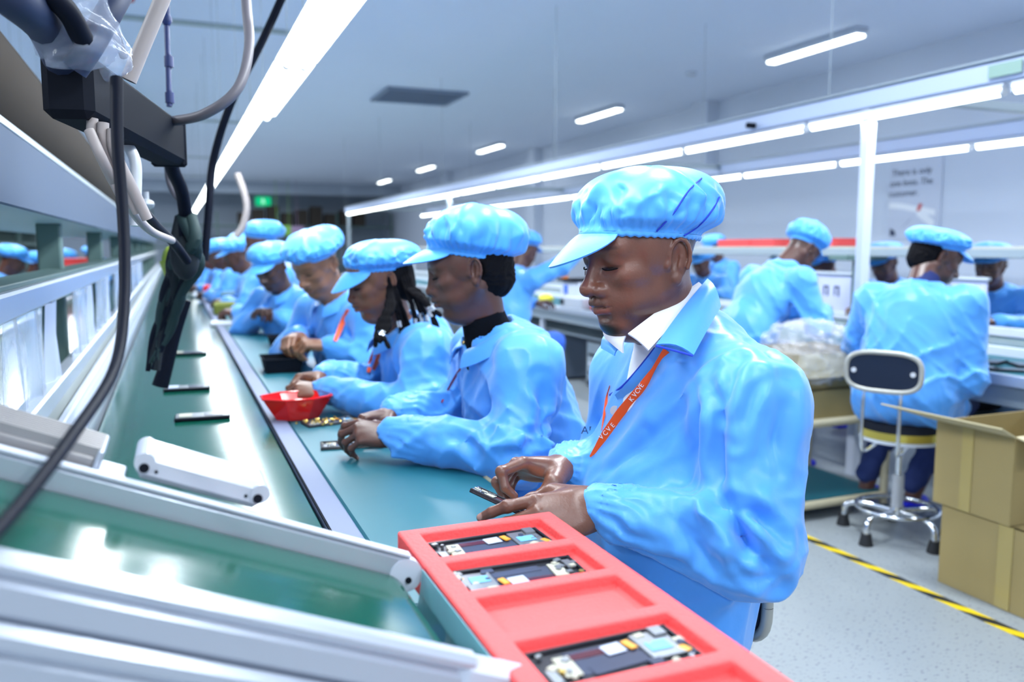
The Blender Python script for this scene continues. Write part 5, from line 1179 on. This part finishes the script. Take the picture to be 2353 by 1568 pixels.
for t, n in [(x, -.016) for x in np.linspace(IL, .03, 14)]+[(.03-.028*math.sin(a), -.044+.028*math.cos(a)) for a in np.linspace(.15, math.pi, 12)]+[(x, -.072) for x in np.linspace(.05, IL, 6)]:
    G.append([ir(t, y, n) for y in np.linspace(YN+.014, YF-.009, 10)])
MB().grid(np.array(G), .002).build('belt', BELT, ic)
MB().cyl(ir(.03, YN+.012, -.044), ir(.03, YF-.008, -.044), .025, n=24).build('end_roller', MATS['steel'], ic)
for t in (.25, .7):
    for y in (YF, YN+.01): p = ir(t, y, -.03); MB().box((p[0], p[1], (p[2]-.03+.0)/2), (.03, .012, p[2]-.03), bev=.003).build('support_leg', ALU, ic)
CLEARF = mat('teal_clear_film', (.28, .72, .85), rough=.15, alpha=.6, spec=.8, bump=.4, bscale=14)
G = []
for u in np.linspace(0, 1, 14): G.append([ir(-.004-.012*math.sin(v*2.2), YN+.02+(YF-YN-.03)*u, .0-.085*v) for v in np.linspace(0, 1, 9)])
MB().grid(np.array(G), .001).build('clear_guard', CLEARF, ic)
# white housing and finned motor behind the far rail
wh = thing('sensor_housing', 'white rounded plastic housing with screw holes behind the far rail of the inclined conveyor', 'housing', tuple(ir(.24, YF+.03, -.02)))
t0, t1 = .182, .308
prof = [(t0, -.004), (t0, .020)]; 
mb = MB(); mb.box(ir((t0+t1)/2, YF+.048, .024), (t1-t0, .072, .028), R=RI, bev=.007); mb.build('shell', mat('gloss_white', (.52, .55, .62), rough=.2), wh)
for t in (t0+.005, t1-.005): MB().cyl(ir(t, YF+.010, .028), ir(t, YF+.086, .028), .0098, n=20).build('corner_boss', MATS['gloss_white'], wh)
for t in (t0+.006, t1-.006): MB().cyl(ir(t, YF+.0088, .023), ir(t, YF+.0098, .023), .0048, n=16).build('screw_hole', BLACKP, wh)
for t in (t0+.018, t1-.018): MB().cyl(ir(t, YF+.0108, .022), ir(t, YF+.0122, .022), .0017, n=10).build('pin_hole', BLACKP, wh)
fm = thing('finned_motor', 'grey finned motor block at the left edge behind the inclined conveyor', 'motor', tuple(ir(.5, YF+.04, 0)))
MB().box(ir(.445, YF+.05, .005), (.20, .07, .03), R=RI, bev=.003).build('motor_body', mat('motor_grey', (.33, .32, .32), rough=.45, metal=.4), fm)
for k in range(9): MB().box(ir(.445, YF+.018+k*.008, .024), (.205, .0028, .010), R=RI, bev=.0008).build('fin', MATS['motor_grey'], fm)
MB().box(ir(.343, YF+.05, .010), (.006, .075, .036), R=RI, bev=.002).build('end_plate', ALU, fm); MB().box(ir(.327, YF+.045, -.002), (.026, .05, .016), R=RI, bev=.002).build('terminal_block', WMET, fm)
for k in range(2): MB().cyl(ir(.50+k*.02, YF+.03, .028), ir(.50+k*.02, YF+.03, .040), .006, n=12).build('chrome_nut', MATS['steel'], fm)
# phones riding on the belt
for i, (px, py, rz, lab) in enumerate(((466, 962, -2, 'phone part on the green belt, nearest of the three in a file'), (430, 896, -3, 'phone part on the green belt, middle one of three in a file'), (436, 815, -4, 'phone part on the green belt, farthest and darkest of three in a file'))):
    q = onz(px, py, .7585); L = (.150, .150, .150)[i]
    t = thing('phone_board', lab, 'phone part', (q[0], q[1], .7585), 'phone parts on the belt'); R = rotm('Z', rz)
    MB().box((q[0], q[1], .764), (L, .072, .010), R=R, bev=.003).build('shell', BLACKP, t)
    MB().box((q[0], q[1], .7697), (L*.96, .064, .0012), R=R, bev=0).build('board', PB['steel'] if i < 2 else PB['slate'], t)
    MB().box(q+R@np.array([-.045, 0, .0125]), (.035, .05, .002), R=R, bev=0).build('label', PB['white'] if i == 1 else PB['cream'], t)
    MB().box(q+R@np.array([.03, .0, .0125]), (.05, .04, .0015), R=R, bev=0).build('battery', PB['slate'], t)
# red bowl
rbw = mat('red_gloss', (.80, .012, .012), rough=.18, coat=.5); q = np.array([.312, 2.40, .7605])
t = thing('red_bowl', 'glossy red angular plastic bowl on the metal strip beside the second woman\'s hands', 'bowl', tuple(q)); n = 8; G = []
for k in range(n+1):
    a = 2*math.pi*(k+.5)/n; sq = lambda r, z: q+np.array([math.cos(a)*r*1.15, math.sin(a)*r*.85, z]); G.append([sq(.052, .001), sq(.055, .002), sq(.080, .045), sq(.090, .064), sq(.087, .065), sq(.077, .046), sq(.05, .006), sq(0, .006)])
MB().grid(np.array(G)).build('bowl_shell', rbw, t, autos=25); MB().tube([sq_ for sq_ in [g[3]+np.array([0, 0, .001]) for g in G]], .0035, n=6, caps=False).build('rim', rbw, t)
t2 = thing('screw_heap', 'small heap of dark screws inside the red bowl', 'screws', tuple(q+[0, 0, .007])); mb = MB()
for k in range(60): a = rng.uniform(0, 6.28); r_ = rng.uniform(0, .055)**1; p = q+[math.cos(a)*r_*1.1, math.sin(a)*r_*.8, .012+rng.uniform(0, .035)*(1-r_/.07)]; mb.cyl(p, p+rng.normal(size=3)*.005, .003, .0015, n=5)
mb.build('screws', mat('dark_screws', (.08, .07, .08), rough=.3, metal=.8), t2, kind='stuff')
# brass parts and black phone frames on the teal surface
q = onz(738, 975, .7605); t = thing('brass_part_heap', 'small scatter of brass coloured parts beside the red bowl', 'parts', tuple(q)); mb = MB()
for k in range(34): p = q+[rng.normal()*.028, rng.normal()*.02, .003+abs(rng.normal())*.004]; mb.cyl(p, p+[rng.normal()*.003, rng.normal()*.003, .004], .004, .002, n=6)
mb.build('brass_pieces', PB['gold'], t, kind='stuff')
for px, py, rz, lab in ((760, 972, 10, 'black phone frame under the fingertips of the woman in the turtleneck'), (808, 1024, -8, 'phone board lying on the teal surface below the turtleneck woman\'s hand')):
    q = onz(px, py, .7605); phone_board(tuple(q), rz, lab, None, False)
# black and white containers further up the line
def tub(px, py, sx, sy, h, m, lab, cat='tray', name='parts_tub'):
    q = onz(px, py, .7605); t = thing(name, lab, cat, tuple(q)); G = []
    for cxx, cyy in ((-1, -1), (1, -1), (1, 1), (-1, 1), (-1, -1)):
        G.append([q+np.array([cxx*sx*a, cyy*sy*a, z]) for a, z in ((.42, 0), (.5, h), (.47, h), (.40, .006), (0, .006))])
    MB().grid(np.array(G)).build('tub_wall', m, t, smooth=False)
    P = [q+np.array([a*sx*.5, b*sy*.5, h]) for a, b in ((-1, -1), (1, -1), (1, 1), (-1, 1), (-1, -1))]; MB().tube(P, .004, n=6).build('rim', m, t); return t
tub(648, 852, .15, .17, .055, BLACKP, 'black angular parts tray in front of the woman with braids')
tub(655, 795, .16, .14, .05, BLACKP, 'black parts tray before the young worker with a bare wrist band')
tub(590, 748, .20, .26, .09, mat('navy_tub', (.01, .03, .07), rough=.4), 'deep dark blue container farther up the teal surface')
for px, py, sx, lab in ((530, 746, .24, 'white flat tray lying across the strip far up the line'), (655, 752, .16, 'white flat tray beside the dark container')):
    q = onz(px, py, .7605); t = thing('flat_tray', lab, 'tray', tuple(q)); MB().box(q+[0, 0, .01], (sx, .22, .02), bev=.004).build('tray_body', WHITEP, t); MB().box(q+[0, 0, .0215], (sx*.85, .17, .003), bev=0).build('liner', mat('liner', (.6, .66, .72), rough=.5), t)
q = onz(518, 722, .7605); MB().box(q+[0, 0, .04], (.16, .2, .08), bev=.008).box(q+[0, 0, .083], (.12, .16, .008), bev=.002).build('olive_box', mat('olive', (.22, .24, .03), rough=.7), label='olive green box standing near the strip far up the line', cat='box')
q = onz(492, 678, .7605); MB().box(q+[0, 0, .05], (.22, .25, .1), bev=.01).box(q+[0, 0, .104], (.18, .2, .01), bev=.002).build('red_bin', rbw, label='small red bin at the far end of the line', cat='bin')
q = onz(545, 705, .7605); MB().box(q+[0, 0, .06], (.25, .22, .12), bev=.01).box(q+[0, 0, .123], (.2, .18, .008), bev=.002).build('blue_grey_bin', mat('blue_grey', (.12, .28, .36), rough=.5), label='blue grey bin before the small faced worker far up the line', cat='bin')
# cables and clutter at upper left
def cable(pts, r, m, name, lab, cat='cable', n=60, flat=None, grp=None):
    return MB().tube(bez(pts, n), r, n=10, flat=flat).build(name, m, label=lab, cat=cat, group=grp)
C = lambda L: [at(*p) for p in L]
DARKC = mat('dark_cable', (.004, .006, .014), rough=.6, spec=.1); NAVYC = mat('navy_cable', (.005, .02, .11), rough=.5); GREYC = mat('grey_hose', (.13, .12, .14), rough=.5); BEIGE = mat('beige_hose', (.34, .30, .29), rough=.5)
cable(C([(268, 180, 1.0), (270, 330, .98), (284, 520, .95), (285, 700, .9), (262, 850, .82), (160, 1010, .66), (20, 1190, .52), (-120, 1330, .42)]), np.linspace(.0074, .0042, 60), DARKC, 'power_cable', 'thick black cable hanging from upper left and sweeping to the lower left edge')
cable(C([(388, 280, 1.75), (470, 262, 1.7), (545, 205, 1.7), (572, 110, 1.75), (566, 10, 1.8), (560, -120, 1.9)]), .0105, GREYC, 'hose_loop', 'grey hose looping up from the black box at upper left', 'hose')
cable(C([(470, 600, 2.6), (480, 480, 2.6), (490, 370, 2.6), (530, 240, 2.55), (600, 100, 2.5), (650, -10, 2.5), (680, -80, 2.5)]), .012, DARKC, 'hanging_strap', 'dark slanting strap hanging left of the big tube lamp', 'strap')
cable(C([(295, 185, 1.45), (330, 100, 1.45), (372, 0, 1.45), (400, -70, 1.45)]), .0135, BEIGE, 'beige_pipe', 'short beige pipe slanting up at top left', 'pipe')
cable(C([(383, 60, 1.9), (386, 150, 1.9), (389, 245, 1.9)]), .006, NAVYC, 'navy_lanyard', 'straight navy cord hanging above the black box', 'cord')
for (px, py, lab) in ((388, 142, 'upper'), (390, 225, 'lower')): p = at(px, py, 1.9); MB().cyl(p-[0, 0, .012], p+[0, 0, .012], .010, n=12).cyl(p-[0, 0, .016], p+[0, 0, .016], .006, n=12).build('cord_toggle', NAVYC, label=lab+' navy toggle on the hanging cord', cat='toggle')
p = at(383, 45, 1.9); MB().cyl(p, p+[0, 0, .5], .008, n=10).ell(p, (.012, .012, .016), 10).build('hanging_hook', NAVYC, label='navy cord with metal hook at the top left edge', cat='cord')
cable(C([(545, 400, 5.0), (560, 440, 5.0), (567, 480, 5.0), (558, 520, 5.0), (542, 545, 5.0)]), .020, BEIGE, 'pale_hose', 'pale curved hose hanging left of the far workers', 'hose')
cable(C([(385, 380, 2.2), (390, 420, 2.2), (405, 450, 2.2), (425, 470, 2.2), (440, 500, 2.2)]), .009, GREYC, 'pale_cable', 'pale cable curving down beside the lamp end', 'cable')
cable(C([(240, 290, 1.25), (300, 440, 1.4), (350, 510, 1.6), (400, 560, 1.8), (430, 600, 1.9)]), .010, DARKC, 'slanting_cable', 'black cable slanting along the shelf towards the dark bundle')
cable(C([(205, 300, 1.2), (232, 360, 1.2), (262, 420, 1.25), (300, 480, 1.35), (345, 530, 1.5), (395, 553, 1.7)]), .0075, BEIGE, 'beige_cable', 'beige cable running along the shelf edge under the black box')
cable(C([(392, 300, 1.8), (394, 380, 1.9), (420, 450, 2.0), (430, 560, 2.1), (420, 640, 2.1)]), .016, DARKC, 'dark_drop_cable', 'dark cable dropping from the black box into the bundle')
# black power box
a, b = at(150, 190, 1.18), at(388, 330, 1.85); d = b-a; Lb = np.linalg.norm(d); d = d/Lb; s = nz(np.cross(d, [0, 0, 1])); u = np.cross(s, d)
t = thing('black_power_box', 'long black power box with cables, hanging at upper left', 'box', tuple((a+b)/2)); Rb_ = np.stack([d, s, u], 1)
MB().box((a+b)/2, (Lb, .07, .098), R=Rb_, bev=.012).build('case', BLACKP, t); MB().box(b-d*.004, (.02, .075, .104), R=Rb_, bev=.006).build('end_cap', BLACKP, t)
for i, (px, py) in enumerate(((215, 320), (240, 330), (262, 345))):
    p = at(px, py, 1.22); MB().tube(bez([p+[0, 0, .03], p, p+[.02, .01, -.05], p+[.04, .02, -.10]], 12), .008, n=8).build('cable_clip', BEIGE, label='%s white cable clip under the black power box' % ('left', 'middle', 'right')[i], cat='clip')
cable(C([(285, 330, 1.5), (300, 345, 1.5), (312, 380, 1.5), (312, 450, 1.5), (312, 520, 1.5)]), .010, WHITEP, 'white_conduit', 'white bent conduit going down under the black power box', 'conduit')
q = at(335, 470, 2.0); MB().ell(q, (.02, .03, .014), 12).cyl(q, q+[0, 0, .03], .008, n=8).build('white_stopper', WHITEP, label='small white stopper beside the cables above the shelf rail', cat='stopper')
# bundle of dark cables and bags hanging over the belt
bn = thing('cable_bundle', 'thick tangled bundle of dark cables hanging over the left edge of the belt', 'cables', tuple(at(420, 640, 2.1)))
for k in range(9):
    r_ = random.Random(k); o = [(r_.random()-.5) for _ in range(8)]
    MB().tube(bez(C([(425+o[0]*30, 500, 2.05), (425+o[1]*50, 560, 2.05+.1*o[2]), (425+o[3]*70, 610, 2.1), (400+o[4]*40, 680, 2.15), (375+o[5]*40, 760, 2.2), (352+o[6]*26, 840+o[7]*40, 2.2)]), 30), [.016]*18+list(np.linspace(.016, .006, 12)), n=8).build('strand', (DARKC, mat('charcoal', (.015, .02, .025), rough=.7, spec=.2), mat('dark_teal', (.02, .04, .042), rough=.7, spec=.2))[k % 3], bn)
MB().ell(at(425, 590, 2.05), (.035, .05, .06), 14).build('knot', MATS['charcoal'], bn)
MB().tube(bez(C([(430, 690, 2.3), (405, 760, 2.3), (385, 830, 2.3), (368, 888, 2.3)]), 16), np.linspace(.012, .022, 16), n=8).build('strand', DARKC, bn)
MB().ell(at(393, 600, 2.25), (.024, .04, .042), 14).tube([at(393, 600, 2.25), at(398, 640, 2.25), at(400, 660, 2.25)], [.03, .02, .012], n=10).build('lime_bag', mat('lime_plastic', (.32, .42, .04), rough=.4), label='lime green bag hanging beside the dark cable bundle', cat='bag')
# dark wrapped bundle and clear bag at the very top left
wb = thing('wrapped_cables', 'out of focus bundle of dark cables wrapped in clear plastic at the top left corner', 'cables', tuple(at(150, 60, 1.1)))
for k, (pts, r_) in enumerate((([(-60, -70, .95), (40, 0, 1.0), (105, 60, 1.1), (150, 150, 1.2)], .026), ([(60, -60, 1.0), (150, 20, 1.05), (190, 90, 1.1)], .014), ([(300, -60, 1.2), (250, 30, 1.15), (205, 110, 1.15), (170, 160, 1.15)], .018), ([(250, -60, 1.3), (262, 60, 1.35), (285, 130, 1.4)], .007))):
    MB().tube(bez(C(pts), 16), r_, n=12).build('strand', (mat('slate_blue', (.012, .022, .06), rough=.6), DARKC)[k % 2], wb)
CLR = mat('clear_bag', (.55, .62, .78), rough=.1, alpha=.28, spec=1., bump=1., bscale=25); S = SDF((-.15, -.12, -.15), (.15, .12, .15), .008); S.ell((0, 0, 0), (.055, .04, .06), 0); S.warp(lambda x, y, z: .011*np.sin(70*x+3*np.sin(60*z))*np.sin(80*z+2*np.sin(50*y)))
V, Q = S.mesh(); mesh_obj('clear_wrap', V+at(165, 60, 1.12), Q, CLR, wb)
S = SDF((-.15, -.12, -.15), (.15, .12, .15), .008); S.ell((0, 0, 0), (.05, .04, .05), 0); S.warp(lambda x, y, z: .010*np.sin(80*x+3*np.sin(60*z))*np.sin(90*z+2*np.sin(50*y)))
V, Q = S.mesh(); mesh_obj('clear_bag', V+at(215, 115, 1.25), Q, CLR, label='small crumpled clear plastic bag near the top left corner', cat='bag')
phone_board(tuple(phone_later[0]), 0, 'dark phone board held edge-on between the front man\'s hands', None, False, R0=phone_later[1])
